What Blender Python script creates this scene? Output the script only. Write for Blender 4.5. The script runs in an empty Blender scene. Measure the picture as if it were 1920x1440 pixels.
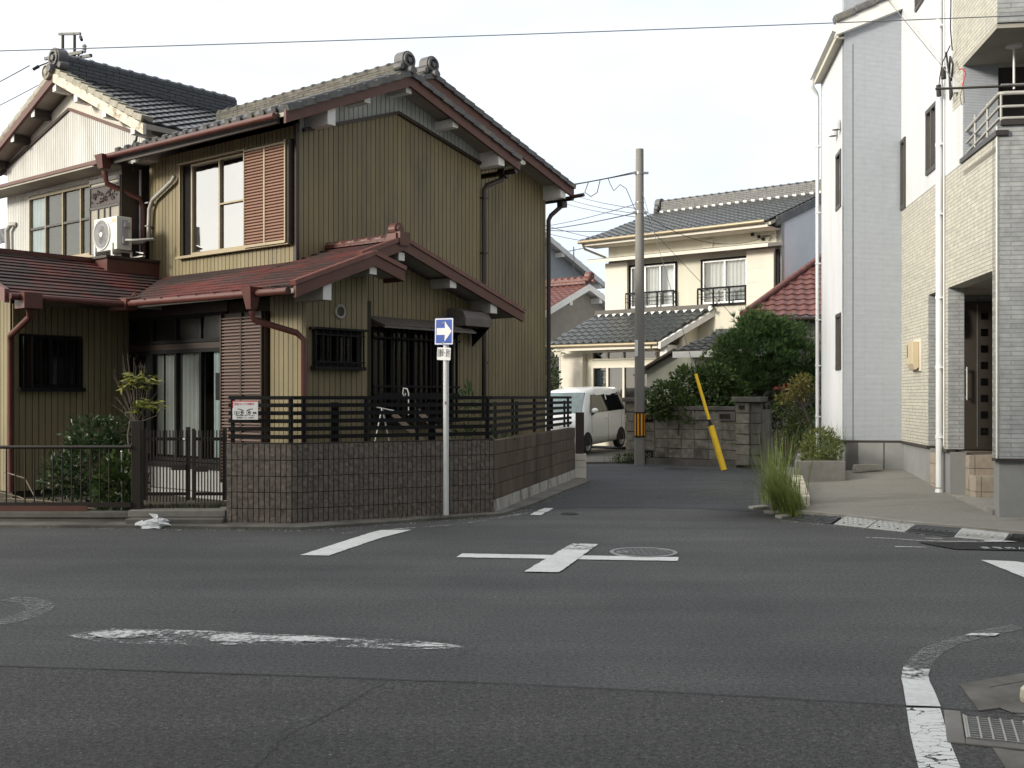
import bpy, bmesh, math, random
from mathutils import Vector, Matrix
V = Vector
rad = math.radians
random.seed(7)
S = bpy.context.scene
COL = S.collection

# ------------------------------------------------------------------ camera
cd = bpy.data.cameras.new("camera"); cam = bpy.data.objects.new("camera", cd); COL.objects.link(cam)
cam.location = (0, 0, 1.6); cam.rotation_euler = (rad(90), 0, 0)
cd.sensor_width = 36; cd.lens = 38.44; cd.shift_y = 0.0125; cd.clip_start = 0.1; cd.clip_end = 1000
S.camera = cam

# ------------------------------------------------------------------ sky, sun, exposure
SUN = V((-0.84, -0.45, 0.35)).normalized()
w = bpy.data.worlds.new("World"); S.world = w; w.use_nodes = True
nt = w.node_tree; N = nt.nodes; N.clear(); LK = nt.links.new
out = N.new("ShaderNodeOutputWorld"); bg = N.new("ShaderNodeBackground"); bg.inputs[1].default_value = 0.13
sky = N.new("ShaderNodeTexSky"); sky.sky_type = 'NISHITA'; sky.sun_disc = False
sky.sun_elevation = math.asin(SUN.z); sky.sun_rotation = math.atan2(SUN.x, SUN.y)
tc = N.new("ShaderNodeTexCoord")
mp = N.new("ShaderNodeMapping"); mp.inputs['Scale'].default_value = (1, 1, 2.6)
nz = N.new("ShaderNodeTexNoise"); nz.inputs['Scale'].default_value = 2.3; nz.inputs['Detail'].default_value = 6; nz.inputs['Roughness'].default_value = .55
rp = N.new("ShaderNodeValToRGB"); rp.color_ramp.elements[0].position = .3; rp.color_ramp.elements[0].color = (.62, .62, .62, 1)
rp.color_ramp.elements[1].position = .62; rp.color_ramp.elements[1].color = (1, 1, 1, 1)
LK(tc.outputs['Generated'], mp.inputs[0]); LK(mp.outputs[0], nz.inputs[0]); LK(nz.outputs[0], rp.inputs[0])
# clouds: cool white overall, brighter and warmer round the sun
dt = N.new("ShaderNodeVectorMath"); dt.operation = 'DOT_PRODUCT'; dt.inputs[1].default_value = SUN
LK(tc.outputs['Generated'], dt.inputs[0])
cr = N.new("ShaderNodeValToRGB"); e = cr.color_ramp.elements
e[0].position = .40; e[0].color = (.585, .63, .69, 1); e[1].position = 1.0; e[1].color = (1.5, 1.43, 1.28, 1)
m1 = N.new("ShaderNodeMath"); m1.operation = 'MULTIPLY_ADD'; m1.inputs[1].default_value = .5; m1.inputs[2].default_value = .5
LK(dt.outputs['Value'], m1.inputs[0]); LK(m1.outputs[0], cr.inputs[0])
sc = N.new("ShaderNodeVectorMath"); sc.operation = 'SCALE'; sc.inputs['Scale'].default_value = 9.7
LK(cr.outputs[0], sc.inputs[0])
# added dark cloud, unseen behind the viewer's right shoulder, dims walls facing that way
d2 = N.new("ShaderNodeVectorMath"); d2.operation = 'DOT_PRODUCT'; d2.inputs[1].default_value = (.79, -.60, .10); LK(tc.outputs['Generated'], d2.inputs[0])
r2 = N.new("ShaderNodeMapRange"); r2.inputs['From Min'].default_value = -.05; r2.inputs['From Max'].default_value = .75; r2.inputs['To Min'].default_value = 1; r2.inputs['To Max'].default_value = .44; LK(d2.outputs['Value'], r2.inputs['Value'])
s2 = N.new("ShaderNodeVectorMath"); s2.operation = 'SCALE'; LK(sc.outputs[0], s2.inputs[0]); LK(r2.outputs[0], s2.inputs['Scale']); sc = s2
mx = N.new("ShaderNodeMix"); mx.data_type = 'RGBA'
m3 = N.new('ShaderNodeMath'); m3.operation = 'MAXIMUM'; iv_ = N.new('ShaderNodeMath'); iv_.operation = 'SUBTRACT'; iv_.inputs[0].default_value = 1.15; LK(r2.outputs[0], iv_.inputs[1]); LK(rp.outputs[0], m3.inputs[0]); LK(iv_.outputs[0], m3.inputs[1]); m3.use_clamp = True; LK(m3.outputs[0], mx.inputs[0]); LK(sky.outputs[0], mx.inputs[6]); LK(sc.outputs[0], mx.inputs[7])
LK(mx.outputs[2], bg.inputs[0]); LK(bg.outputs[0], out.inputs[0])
sd = bpy.data.lights.new("sun", 'SUN'); so = bpy.data.objects.new("sun", sd); COL.objects.link(so)
sd.energy = 3.0; sd.angle = rad(12); sd.color = (1, .935, .81)
so.rotation_euler = (-SUN).to_track_quat('-Z', 'Y').to_euler(); so.location = (-20, -15, 20)
S.view_settings.view_transform = 'Standard'; S.view_settings.look = 'None'; S.view_settings.gamma = 1
S.view_settings.exposure = 0.48

# ------------------------------------------------------------------ materials
MATS = {}
def nm(name):
    m = bpy.data.materials.new(name); m.use_nodes = True; MATS[name] = m
    t = m.node_tree; b = t.nodes["Principled BSDF"]
    return m, t, t.nodes, t.links.new, b
def noise(n, l, scale, det=4, vec=None, stretch=None, rough=.55):
    x = n.new("ShaderNodeTexNoise"); x.inputs['Scale'].default_value = scale; x.inputs['Detail'].default_value = det; x.inputs['Roughness'].default_value = rough
    t = n.new("ShaderNodeTexCoord"); src = t.outputs['Object']
    if stretch:
        mm = n.new("ShaderNodeMapping"); mm.inputs['Scale'].default_value = stretch; l(src, mm.inputs[0]); src = mm.outputs[0]
    l(src, x.inputs['Vector']); return x
def ramp(n, l, src, p0, c0, p1, c1):
    r = n.new("ShaderNodeValToRGB"); e = r.color_ramp.elements
    e[0].position = p0; e[0].color = (*c0, 1); e[1].position = p1; e[1].color = (*c1, 1); l(src, r.inputs[0]); return r
def mul(c, k): return tuple(max(0, min(1, a * k)) for a in c)
def mixc(n, l, fac, a, b, mode='MIX'):
    m = n.new("ShaderNodeMix"); m.data_type = 'RGBA'; m.blend_type = mode
    if isinstance(fac, (int, float)): m.inputs[0].default_value = fac
    else: l(fac, m.inputs[0])
    for i, x in ((6, a), (7, b)):
        if isinstance(x, tuple): m.inputs[i].default_value = (*x[:3], 1)
        else: l(x, m.inputs[i])
    return m.outputs[2]
def pm(name, c, rough=.7, var=.18, scale=4, bump=0, bscale=60, metal=0, spec=.4, stretch=None, dirt=None, dscale=1.3, isl=0):
    m, t, n, l, b = nm(name)
    x = noise(n, l, scale, 5, stretch=stretch)
    r = ramp(n, l, x.outputs[0], .3, mul(c, 1 - var), .7, mul(c, 1 + var)); col = r.outputs[0]
    if dirt:
        y = noise(n, l, dscale, 6, stretch=stretch, rough=.65)
        k = ramp(n, l, y.outputs[0], .5, (0, 0, 0), .68, (1, 1, 1)) if name != 'red_slate' else ramp(n, l, y.outputs[0], .40, (0, 0, 0), .58, (1, 1, 1))
        col = mixc(n, l, k.outputs[0], col, dirt)
    if isl:
        g = n.new("ShaderNodeNewGeometry")
        k = ramp(n, l, g.outputs['Random Per Island'], 0, (1 - isl,) * 3, 1, (1,) * 3)
        col = mixc(n, l, 1.0, col, k.outputs[0], 'MULTIPLY')
    l(col, b.inputs['Base Color'])
    b.inputs['Roughness'].default_value = rough; b.inputs['Metallic'].default_value = metal; b.inputs['Specular IOR Level'].default_value = spec
    if bump:
        y = noise(n, l, bscale, 3); bp = n.new("ShaderNodeBump"); bp.inputs['Strength'].default_value = bump; bp.inputs['Distance'].default_value = .01
        l(y.outputs[0], bp.inputs['Height']); l(bp.outputs[0], b.inputs['Normal'])
    return m
pm('olive', (.208, .173, .094), .55, .12, 3, stretch=(1, 1, .25), spec=.4, isl=.12, dirt=(.145, .124, .078), dscale=1.6)
pm('olive_dark', (.03, .024, .012), .8, .1)
pm('grey_panel', (.44, .47, .45), .6, .08, 3, stretch=(1, 1, .3), isl=.06)
pm('white_siding', (.53, .53, .51), .6, .08, 3, stretch=(1, 1, .25), isl=.08, dirt=(.42, .41, .38), dscale=1.6)
pm('white_paint', (.68, .68, .66), .5, .06)
pm('plaster', (.55, .53, .48), .85, .1, 2)
pm('peeling', (.58, .54, .44), .75, .15, 8, dirt=(.12, .05, .03), dscale=6)
pm('soffit', (.33, .31, .27), .8, .1)
pm('barge', (.105, .045, .035), .5, .12, 5)
pm('brown_metal', (.085, .026, .02), .45, .15, 6, spec=.5)
pm('dark_brown', (.035, .024, .02), .45, .15, 6)
pm('tile_grey', (.085, .085, .09), .5, .3, 7, dirt=(.16, .15, .12), dscale=3, spec=.5)
pm('tile_dark', (.038, .042, .048), .35, .3, 8, spec=.6)
pm('tile_tan', (.115, .107, .09), .7, .3, 9, isl=.4)
pm('tile_slate', (.046, .052, .055), .3, .25, 8, spec=.6)
pm('tile_red', (.135, .05, .042), .45, .3, 7, spec=.5)
pm('tile_pale', (.30, .28, .23), .75, .25, 8)
pm('metal_black', (.009, .009, .010), .7, .1, spec=.2)
pm('metal_brown', (.022, .018, .015), .45, .15)
pm('metal_grey', (.25, .25, .25), .4, .1, metal=.6)
pm('galv', (.42, .43, .43), .45, .15, 12, metal=.7)
pm('alu_brown', (.30, .25, .17), .4, .08, metal=.35)
pm('alu_dark', (.06, .055, .05), .4, .1, metal=.3)
pm('cream', (.55, .525, .44), .8, .06, 1.5, dirt=(.48, .46, .39), dscale=1.1, stretch=(1.5, 1.5, .2))
pm('cream_panel', (.60, .56, .49), .7, .05)
pm('pale_wall', (.80, .83, .88), .8, .06, 1.5)
pm('bluegrey_wall', (.33, .36, .39), .8, .06)
pm('taupe_wall', (.25, .23, .20), .85, .1)
pm('shed_wall', (.42, .43, .36), .85, .1)
pm('concrete', (.27, .26, .24), .9, .15, 5, bump=.2, dirt=(.17, .16, .14))
pm('concrete_dark', (.13, .125, .115), .9, .2, 5, bump=.25, dirt=(.07, .068, .06))
pm('concrete_mid', (.185, .18, .168), .9, .18, 5, bump=.25, dirt=(.11, .105, .098))
pm('canopy_metal', (.10, .09, .083), .5, .15, 6)
pm('foundation', (.245, .25, .25), .85, .1, 2.5, bump=.1, dirt=(.22, .22, .21), dscale=.9)
pm('pvc', (.68, .69, .70), .35, .05)
pm('pvc_grey', (.34, .33, .31), .4, .1)
pm('glass_black', (.008, .009, .010), .06, .05, spec=.5)
pm('beige_plastic', (.48, .40, .27), .45, .05)
pm('ac_white', (.60, .60, .57), .45, .05)
pm('ac_grey', (.36, .36, .38), .5, .06)
pm('soil', (.05, .04, .03), .95, .3, 6, bump=.5, bscale=20)
pm('curtain', (.62, .63, .63), .9, .05)
pm('curtain_blue', (.42, .48, .49), .9, .08)
pm('curtain_dark', (.11, .11, .10), .8, .1)
pm('curtain_dim', (.27, .28, .275), .9, .08)
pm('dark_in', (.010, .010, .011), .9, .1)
pm('shutter', (.21, .10, .06), .5, .08)
pm('shutter_low', (.15, .10, .085), .5, .08)
pm('tatami', (.26, .24, .20), .6, .08)
pm('sign_blue', (.022, .075, .36), .4, .04)
pm('sign_white', (.72, .73, .73), .45, .05)
pm('sign_red', (.55, .04, .05), .5, .05)
pm('ink', (.015, .015, .016), .6, .05)
pm('yellow', (.84, .54, .02), .45, .08)
pm('orange', (.75, .33, .01), .45, .08)
pm('rubber', (.016, .016, .017), .7, .1)
pm('ramp_grey', (.38, .39, .39), .6, .1, 20, bump=.2, bscale=30)
pm('ramp_dark', (.055, .058, .065), .6, .15, 20, bump=.2, bscale=30)
pm('cable', (.02, .02, .022), .6, .1)
pm('cable_grey', (.17, .17, .18), .6, .1)
pm('insul', (.55, .55, .55), .3, .05)
pm('pole_conc', (.205, .20, .19), .85, .12, 3, stretch=(2, 2, .3), dirt=(.20, .19, .17), dscale=2)
pm('bark', (.10, .075, .05), .9, .3, 12, bump=.5, bscale=30)
pm('bark_grey', (.12, .10, .08), .9, .25, 12)
pm('car_white', (.80, .81, .82), .18, .02, spec=.6)
pm('door_dark', (.05, .042, .036), .4, .1)
pm('mirror_glass', (.10, .16, .18), .05, .3, 6, spec=1)
pm('bag', (.52, .54, .57), .4, .05)
pm('wood', (.30, .24, .18), .7, .2, 8, stretch=(1, 6, 1))
def leafm(name, c, c2, rough=.45):
    m, t, n, l, b = nm(name)
    g = n.new("ShaderNodeNewGeometry")
    r = ramp(n, l, g.outputs['Random Per Island'], 0, c, 1, c2); l(r.outputs[0], b.inputs['Base Color'])
    b.inputs['Roughness'].default_value = rough; b.inputs['Specular IOR Level'].default_value = .35
    tr = n.new("ShaderNodeBsdfTranslucent"); l(r.outputs[0], tr.inputs[0]); ms = n.new("ShaderNodeMixShader"); ms.inputs[0].default_value = .25
    o = n["Material Output"]; l(b.outputs[0], ms.inputs[1]); l(tr.outputs[0], ms.inputs[2]); l(ms.outputs[0], o.inputs[0])
leafm('leaf_dark', (.018, .040, .016), (.05, .09, .03), .35)
leafm('leaf_vine', (.028, .055, .016), (.09, .14, .035))
leafm('leaf_yellow', (.10, .14, .02), (.26, .24, .04))
leafm('leaf_pine', (.034, .075, .022), (.10, .165, .05), .5)
leafm('leaf_light', (.05, .09, .02), (.16, .20, .05))
leafm('leaf_orange', (.16, .17, .04), (.36, .29, .09))
leafm('leaf_grass', (.09, .15, .03), (.24, .29, .09))
leafm('leaf_red', (.30, .03, .02), (.40, .10, .04))
leafm('leaf_mix', (.045, .065, .02), (.15, .16, .045))

def glassm(name, tint, refl, rough=.02):
    m, t, n, l, b = nm(name); o = n["Material Output"]
    tr = n.new("ShaderNodeBsdfTransparent"); tr.inputs[0].default_value = (*tint, 1)
    gl = n.new("ShaderNodeBsdfGlossy"); gl.inputs['Roughness'].default_value = rough; gl.inputs[0].default_value = (.9, .9, .9, 1)
    y = noise(n, l, 1.6, 2); bp = n.new("ShaderNodeBump"); bp.inputs['Strength'].default_value = .08; bp.inputs['Distance'].default_value = .05
    l(y.outputs[0], bp.inputs['Height']); l(bp.outputs[0], gl.inputs['Normal'])
    lw = n.new("ShaderNodeFresnel"); lw.inputs[0].default_value = 1.18 if name == 'glass_dull' else 1.5
    a = n.new("ShaderNodeMath"); a.operation = 'MAXIMUM'; a.inputs[1].default_value = refl; l(lw.outputs[0], a.inputs[0])
    ms = n.new("ShaderNodeMixShader"); l(a.outputs[0], ms.inputs[0]); l(tr.outputs[0], ms.inputs[1]); l(gl.outputs[0], ms.inputs[2]); l(ms.outputs[0], o.inputs[0])
glassm('glass', (.75, .78, .78), .10)
glassm('glass_dark', (.25, .27, .28), .12)
glassm('glass_mirror', (.3, .3, .3), .45, .04)
glassm('glass_dull', (.2, .21, .22), .03, .12)
glassm('glass_frost', (.35, .38, .38), .10, .25)
glassm('car_glass', (.06, .07, .07), .12)

# asphalt: fine aggregate specks, broad tone drift, wear
def asphalt(name, c, warm=0):
    m, t, n, l, b = nm(name)
    a = noise(n, l, 140, 2); r = ramp(n, l, a.outputs[0], .34, mul(c, .45), .66, mul(c, 1.6))
    a2 = noise(n, l, 36, 4, rough=.8); k0 = ramp(n, l, a2.outputs[0], .36, (.50, .50, .50), .64, (1.55, 1.55, 1.55))
    col = mixc(n, l, 1.0, r.outputs[0], k0.outputs[0], 'MULTIPLY')
    for sc_, p, cc in ((52, .71, (.19 + warm, .19, .185)), (24, .745, (.15, .15, .145))):
        sp = noise(n, l, sc_, 1); k = ramp(n, l, sp.outputs[0], p, (0, 0, 0), p + .05, (1, 1, 1)); col = mixc(n, l, k.outputs[0], col, cc)
    d = noise(n, l, .45, 6, rough=.6); k2 = ramp(n, l, d.outputs[0], .33, (.78, .785, .80), .68, (1.14, 1.13, 1.12))
    col = mixc(n, l, 1.0, col, k2.outputs[0], 'MULTIPLY')
    d3 = noise(n, l, 1.1, 5, stretch=(.12, 1.6, 1)); k3 = ramp(n, l, d3.outputs[0], .35, (.86, .86, .86), .66, (1.09, 1.09, 1.09))
    col = mixc(n, l, 1.0, col, k3.outputs[0], 'MULTIPLY')
    l(col, b.inputs['Base Color']); b.inputs['Roughness'].default_value = .8; b.inputs['Specular IOR Level'].default_value = .3
    h = noise(n, l, 60, 4, rough=.7); bp = n.new("ShaderNodeBump"); bp.inputs['Strength'].default_value = 1.0; bp.inputs['Distance'].default_value = .008
    l(h.outputs[0], bp.inputs['Height']); l(bp.outputs[0], b.inputs['Normal'])
asphalt('asphalt', (.071, .073, .076)); asphalt('asphalt_old', (.059, .059, .060), .01); asphalt('asphalt_new', (.044, .0465, .053)); asphalt('asphalt_patch', (.02, .021, .023))
pm('tar', (.012, .012, .012), .7, .2)
# road paint: white with wear showing the asphalt (worn 0..1)
def holes(n, l, b, fac):
    tr = n.new("ShaderNodeBsdfTransparent"); ms = n.new("ShaderNodeMixShader"); o = n["Material Output"]
    l(fac, ms.inputs[0]); l(tr.outputs[0], ms.inputs[1]); l(b.outputs[0], ms.inputs[2]); l(ms.outputs[0], o.inputs[0])
def paint(name, worn, sc=14, c=(.66, .68, .69), soft=.06, edge=0):
    m, t, n, l, b = nm(name)
    x = noise(n, l, sc, 8, rough=.78); f = x.outputs[0]
    if edge:
        q = noise(n, l, 2.6, 3); ad = n.new("ShaderNodeMath"); ad.operation = 'MULTIPLY_ADD'; ad.inputs[1].default_value = edge; l(q.outputs[0], ad.inputs[0]); l(f, ad.inputs[2]); sb = n.new("ShaderNodeMath"); sb.operation = 'SUBTRACT'; sb.inputs[1].default_value = edge * .5; l(ad.outputs[0], sb.inputs[0]); f = sb.outputs[0]
    k = ramp(n, l, f, worn - soft, (0, 0, 0), worn + soft, (1, 1, 1))
    y = noise(n, l, 40, 4); p = ramp(n, l, y.outputs[0], .3, mul(c, .80), .7, mul(c, 1.05)); d = noise(n, l, 3, 5); p2 = ramp(n, l, d.outputs[0], .3, (.84, .84, .83), .7, (1, 1, 1))
    l(mixc(n, l, 1.0, p.outputs[0], p2.outputs[0], 'MULTIPLY'), b.inputs['Base Color']); b.inputs['Roughness'].default_value = .75; holes(n, l, b, k.outputs[0])
paint('paint_fresh', .27); paint('paint_worn', .45, 18, soft=.08, edge=.5); paint('paint_faint', .55, 24, (.27, .28, .28), .14); paint('paint_gone', .57, 24, soft=.08, edge=.5)
def cracked(name):
    m, t, n, l, b = nm(name)
    tcn = n.new("ShaderNodeTexCoord"); vo = n.new("ShaderNodeTexVoronoi"); vo.feature = 'DISTANCE_TO_EDGE'; vo.inputs['Scale'].default_value = 12
    mm = n.new("ShaderNodeMapping"); mm.inputs['Scale'].default_value = (.7, 1.7, 1); wq = noise(n, l, 9, 3); va = n.new("ShaderNodeVectorMath"); va.operation = 'SCALE'; va.inputs['Scale'].default_value = .09; l(wq.outputs['Color'], va.inputs[0]); vb = n.new("ShaderNodeVectorMath"); l(tcn.outputs['Object'], vb.inputs[0]); l(va.outputs[0], vb.inputs[1]); l(vb.outputs[0], mm.inputs[0]); l(mm.outputs[0], vo.inputs['Vector'])
    q = noise(n, l, 4, 3); ad = n.new("ShaderNodeMath"); ad.operation = 'MULTIPLY_ADD'; ad.inputs[1].default_value = -.20; l(q.outputs[0], ad.inputs[0]); ad.inputs[2].default_value = .115
    su = n.new("ShaderNodeMath"); su.operation = 'SUBTRACT'; l(vo.outputs['Distance'], su.inputs[0]); l(ad.outputs[0], su.inputs[1])
    k = ramp(n, l, su.outputs[0], 0, (0, 0, 0), .02, (1, 1, 1))
    x = noise(n, l, 30, 6, rough=.75); k2 = ramp(n, l, x.outputs[0], .34, (0, 0, 0), .40, (1, 1, 1))
    f = mixc(n, l, 1.0, k.outputs[0], k2.outputs[0], 'MULTIPLY')
    b.inputs['Base Color'].default_value = (.60, .62, .62, 1); b.inputs['Roughness'].default_value = .75; holes(n, l, b, f)
cracked('paint_cracked')
# brick/tile pattern mapped on a vertical wall; axis 'X' or 'Y' gives the running direction
def brickm(name, axis, c1, c2, cm, bw, rh, mort=.006, offs=.5, rough=.85, bump=.5, var=.2, rot=False):
    m, t, n, l, b = nm(name)
    tcn = n.new("ShaderNodeTexCoord"); sx = n.new("ShaderNodeSeparateXYZ"); l(tcn.outputs['Object'], sx.inputs[0])
    cb = n.new("ShaderNodeCombineXYZ"); l(sx.outputs[axis], cb.inputs[0]); l(sx.outputs['Z'], cb.inputs[1])
    br = n.new("ShaderNodeTexBrick"); br.inputs['Scale'].default_value = 1; br.inputs['Brick Width'].default_value = bw; br.inputs['Row Height'].default_value = rh
    br.inputs['Mortar Size'].default_value = mort; br.inputs['Mortar Smooth'].default_value = .3; br.offset = offs
    br.inputs['Color1'].default_value = (*c1, 1); br.inputs['Color2'].default_value = (*c2, 1); br.inputs['Mortar'].default_value = (*cm, 1)
    l(cb.outputs[0], br.inputs['Vector'])
    x = noise(n, l, 9, 5); k = ramp(n, l, x.outputs[0], .3, (1 - var,) * 3, .7, (1 + var * .5,) * 3)
    l(mixc(n, l, 1.0, br.outputs['Color'], k.outputs[0], 'MULTIPLY'), b.inputs['Base Color']); b.inputs['Roughness'].default_value = rough
    if bump:
        y = noise(n, l, 55, 4); ad = n.new("ShaderNodeMath"); ad.operation = 'MULTIPLY_ADD'; ad.inputs[1].default_value = .45
        iv = n.new("ShaderNodeMath"); iv.operation = 'SUBTRACT'; iv.inputs[0].default_value = 1; l(br.outputs['Fac'], iv.inputs[1])
        l(y.outputs[0], ad.inputs[0]); l(iv.outputs[0], ad.inputs[2])
        bp = n.new("ShaderNodeBump"); bp.inputs['Strength'].default_value = bump; bp.inputs['Distance'].default_value = .012
        l(ad.outputs[0], bp.inputs['Height']); l(bp.outputs[0], b.inputs['Normal'])
BE1, BE2, BEM = (.49, .475, .405), (.43, .42, .37), (.27, .26, .23)
GB1, GB2, GBM = (.36, .375, .375), (.29, .30, .31), (.22, .23, .24)
brickm('beige_brick', 'Y', BE1, BE2, BEM, .34, .052); brickm('grey_brick', 'X', GB1, GB2, GBM, .31, .055)
brickm('grey_line', 'X', (.40, .43, .475), (.38, .41, .455), (.29, .315, .35), .6, .021, .004, bump=.8, var=.06)
brickm('door_tile', 'Y', (.36, .31, .25), (.34, .29, .24), (.12, .11, .10), .32, .3, .006, 0, bump=.2)
brickm('step_tile', 'X', (.36, .31, .25), (.34, .29, .24), (.12, .11, .10), .32, .3, .006, 0, bump=.2)
brickm('tan_blocks', 'X', (.115, .085, .062), (.10, .075, .057), (.05, .04, .035), 5, 5, .001)
pm('white_stucco', (.56, .575, .60), .9, .05, 4, bump=.9, bscale=34, dirt=(.50, .515, .53), dscale=1.2, stretch=(1.5, 1.5, .15))
pm('rib_block', (.158, .134, .117), .9, .36, 26, bump=1.0, bscale=90, isl=.25)
pm('flat_block', (.130, .098, .075), .9, .22, 6, bump=.6, bscale=80, isl=.3, dirt=(.045, .038, .032), dscale=1.5, stretch=(1.6, 1.6, .25))
pm('groove', (.03, .026, .022), .9, .1)
pm('footing', (.36, .355, .335), .9, .15, 7, bump=.4, dirt=(.07, .066, .06), dscale=2.6, stretch=(1.5, 1.5, .5))
pm('tuff_block', (.24, .225, .195), .95, .3, 9, bump=1.0, bscale=28, isl=.25, dirt=(.09, .085, .075), dscale=1.6)
pm('red_slate', (.125, .024, .022), .7, .25, 5, bump=.3, bscale=40, dirt=(.036, .023, .022), dscale=.9, stretch=(.7, 1.3, 1), isl=.3)
pm('drive', (.20, .193, .176), .9, .16, 50, bump=.4, bscale=90, dirt=(.125, .118, .105), dscale=.9, stretch=(.35, 1.4, 1))
pm('ground_m', (.16, .155, .145), .95, .2, 2)

# ------------------------------------------------------------------ mesh builder
class MB:
    def __init__(s): s.v = []; s.f = []; s.sm = []; s.mi = []; s.m = 0
    def poly(s, pts, sm=False):
        i = len(s.v); s.v += [tuple(p) for p in pts]; s.f.append(list(range(i, i + len(pts)))); s.sm.append(sm); s.mi.append(s.m)
    def faces(s, vs, fs, sm=False):
        i = len(s.v); s.v += [tuple(p) for p in vs]
        for f in fs: s.f.append([i + a for a in f]); s.sm.append(sm); s.mi.append(s.m)
    def hexa(s, p):
        s.faces(p, [(0, 3, 2, 1), (4, 5, 6, 7), (0, 1, 5, 4), (1, 2, 6, 5), (2, 3, 7, 6), (3, 0, 4, 7)])
    def box(s, x0, x1, y0, y1, z0, z1):
        s.hexa([(x0, y0, z0), (x1, y0, z0), (x1, y1, z0), (x0, y1, z0), (x0, y0, z1), (x1, y0, z1), (x1, y1, z1), (x0, y1, z1)])
    def wbox(s, W, a0, a1, z0, z1, d0, d1):
        s.hexa([W(a0, z0, d0), W(a1, z0, d0), W(a1, z0, d1), W(a0, z0, d1), W(a0, z1, d0), W(a1, z1, d0), W(a1, z1, d1), W(a0, z1, d1)])
    def bar(s, p, q, w, h, up=(0, 0, 1)):
        p, q, up = V(p), V(q), V(up); d = (q - p).normalized(); x = d.cross(up).normalized() * w / 2; y = x.cross(d).normalized() * h / 2
        s.hexa([p - x - y, p + x - y, p + x + y, p - x + y, q - x - y, q + x - y, q + x + y, q - x + y])
    def prism(s, pts, off):
        off = V(off); n = len(pts); a = [V(p) for p in pts]; vs = a + [p + off for p in a]
        s.faces(vs, [list(range(n))[::-1], list(range(n, 2 * n))] + [[i, (i + 1) % n, n + (i + 1) % n, n + i] for i in range(n)])
    def tube(s, pts, r, n=8, cap=True):
        pts = [V(p) for p in pts]; rs = r if isinstance(r, (list, tuple)) else [r] * len(pts); vs = []; k = len(pts); ref = None
        for i, p in enumerate(pts):
            d = (pts[min(i + 1, k - 1)] - pts[max(i - 1, 0)]).normalized()
            if ref is None: ref = d.orthogonal().normalized()
            ref = (ref - d * ref.dot(d)); ref = ref.normalized() if ref.length > 1e-5 else d.orthogonal().normalized(); b = d.cross(ref)
            for j in range(n):
                a = 2 * math.pi * j / n; vs.append(p + (ref * math.cos(a) + b * math.sin(a)) * rs[i])
        fs = [[i * n + j, i * n + (j + 1) % n, (i + 1) * n + (j + 1) % n, (i + 1) * n + j] for i in range(k - 1) for j in range(n)]
        s.faces(vs, fs, True)
        if cap: s.poly(vs[:n][::-1]); s.poly(vs[-n:])
    def lathe(s, prof, c, n=20, axis=(0, 0, 1)):
        ax = V(axis).normalized(); x = ax.orthogonal().normalized(); y = ax.cross(x); c = V(c); vs = []
        for r, z in prof:
            for j in range(n): a = 2 * math.pi * j / n; vs.append(c + ax * z + (x * math.cos(a) + y * math.sin(a)) * r)
        s.faces(vs, [[i * n + j, i * n + (j + 1) % n, (i + 1) * n + (j + 1) % n, (i + 1) * n + j] for i in range(len(prof) - 1) for j in range(n)], False)
    def ball(s, c, r, n=8, m=6):
        s.lathe([(max(1e-4, r * math.sin(math.pi * i / m)), -r * math.cos(math.pi * i / m)) for i in range(m + 1)], c, n)
    def leaf(s, p, d, nrm, L, W):
        d = d.normalized(); x = d.cross(nrm); x = x.normalized() * W / 2 if x.length > 1e-6 else d.orthogonal() * W / 2
        s.poly([p, p + d * L * .45 + x, p + d * L, p + d * L * .45 - x])
    def build(s, name, mat, parent=None, label=None, recalc=True, bevel=0):
        me = bpy.data.meshes.new(name); me.from_pydata(s.v, [], s.f)
        for m in (mat if isinstance(mat, list) else [mat]): me.materials.append(MATS[m])
        me.polygons.foreach_set('use_smooth', s.sm); me.polygons.foreach_set('material_index', s.mi); me.update()
        if recalc:
            bm = bmesh.new(); bm.from_mesh(me); bmesh.ops.recalc_face_normals(bm, faces=bm.faces)
            bm.to_mesh(me); bm.free()
        o = bpy.data.objects.new(name, me); COL.objects.link(o)
        if parent: o.parent = parent
        if label: o['label'] = label
        if bevel:
            b = o.modifiers.new('bevel', 'BEVEL'); b.width = bevel; b.segments = 2; b.limit_method = 'ANGLE'
        return o
def tag(o, label, cat, group=None):
    o['label'] = label; o['category'] = cat
    if group: o['group'] = group
    return o
def thing(name, label, cat, loc=(0, 0, 0), rz=0, group=None):
    o = bpy.data.objects.new(name, None); o.empty_display_size = .2; COL.objects.link(o); o.location = loc; o.rotation_euler = (0, 0, rz)
    return tag(o, label, cat, group)
def struct(o): o['kind'] = 'structure'; return o
def frameW(o, a, n):
    o, a, n = V(o), V(a), V(n)
    return lambda s, z, d: o + a * s + n * d + V((0, 0, z))
def rib_wall(mb, W, s0, s1, zlo, zhi, pitch=.1, gap=.0125, depth=.022, holes=()):
    k = 0
    s = s0
    while s < s1 - .01:
        a, b = s + gap / 2, min(s + pitch, s1) - gap / 2; s += pitch
        if b - a < .01: continue
        cuts = sorted([(h[2], h[3]) for h in holes if h[0] < (a + b) / 2 < h[1]])
        z = zlo; segs = []
        for c0, c1 in cuts:
            if c0 > z: segs.append((z, c0, False))
            z = max(z, c1)
        segs.append((z, None, True))
        for z0, z1, top in segs:
            if top:
                za, zb = zhi(a), zhi(b)
                if min(za, zb) <= z0: continue
            else: za = zb = z1
            mb.hexa([W(a, z0, 0), W(b, z0, 0), W(b, z0, depth), W(a, z0, depth), W(a, za, 0), W(b, zb, 0), W(b, zb, depth), W(a, za, depth)])
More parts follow.
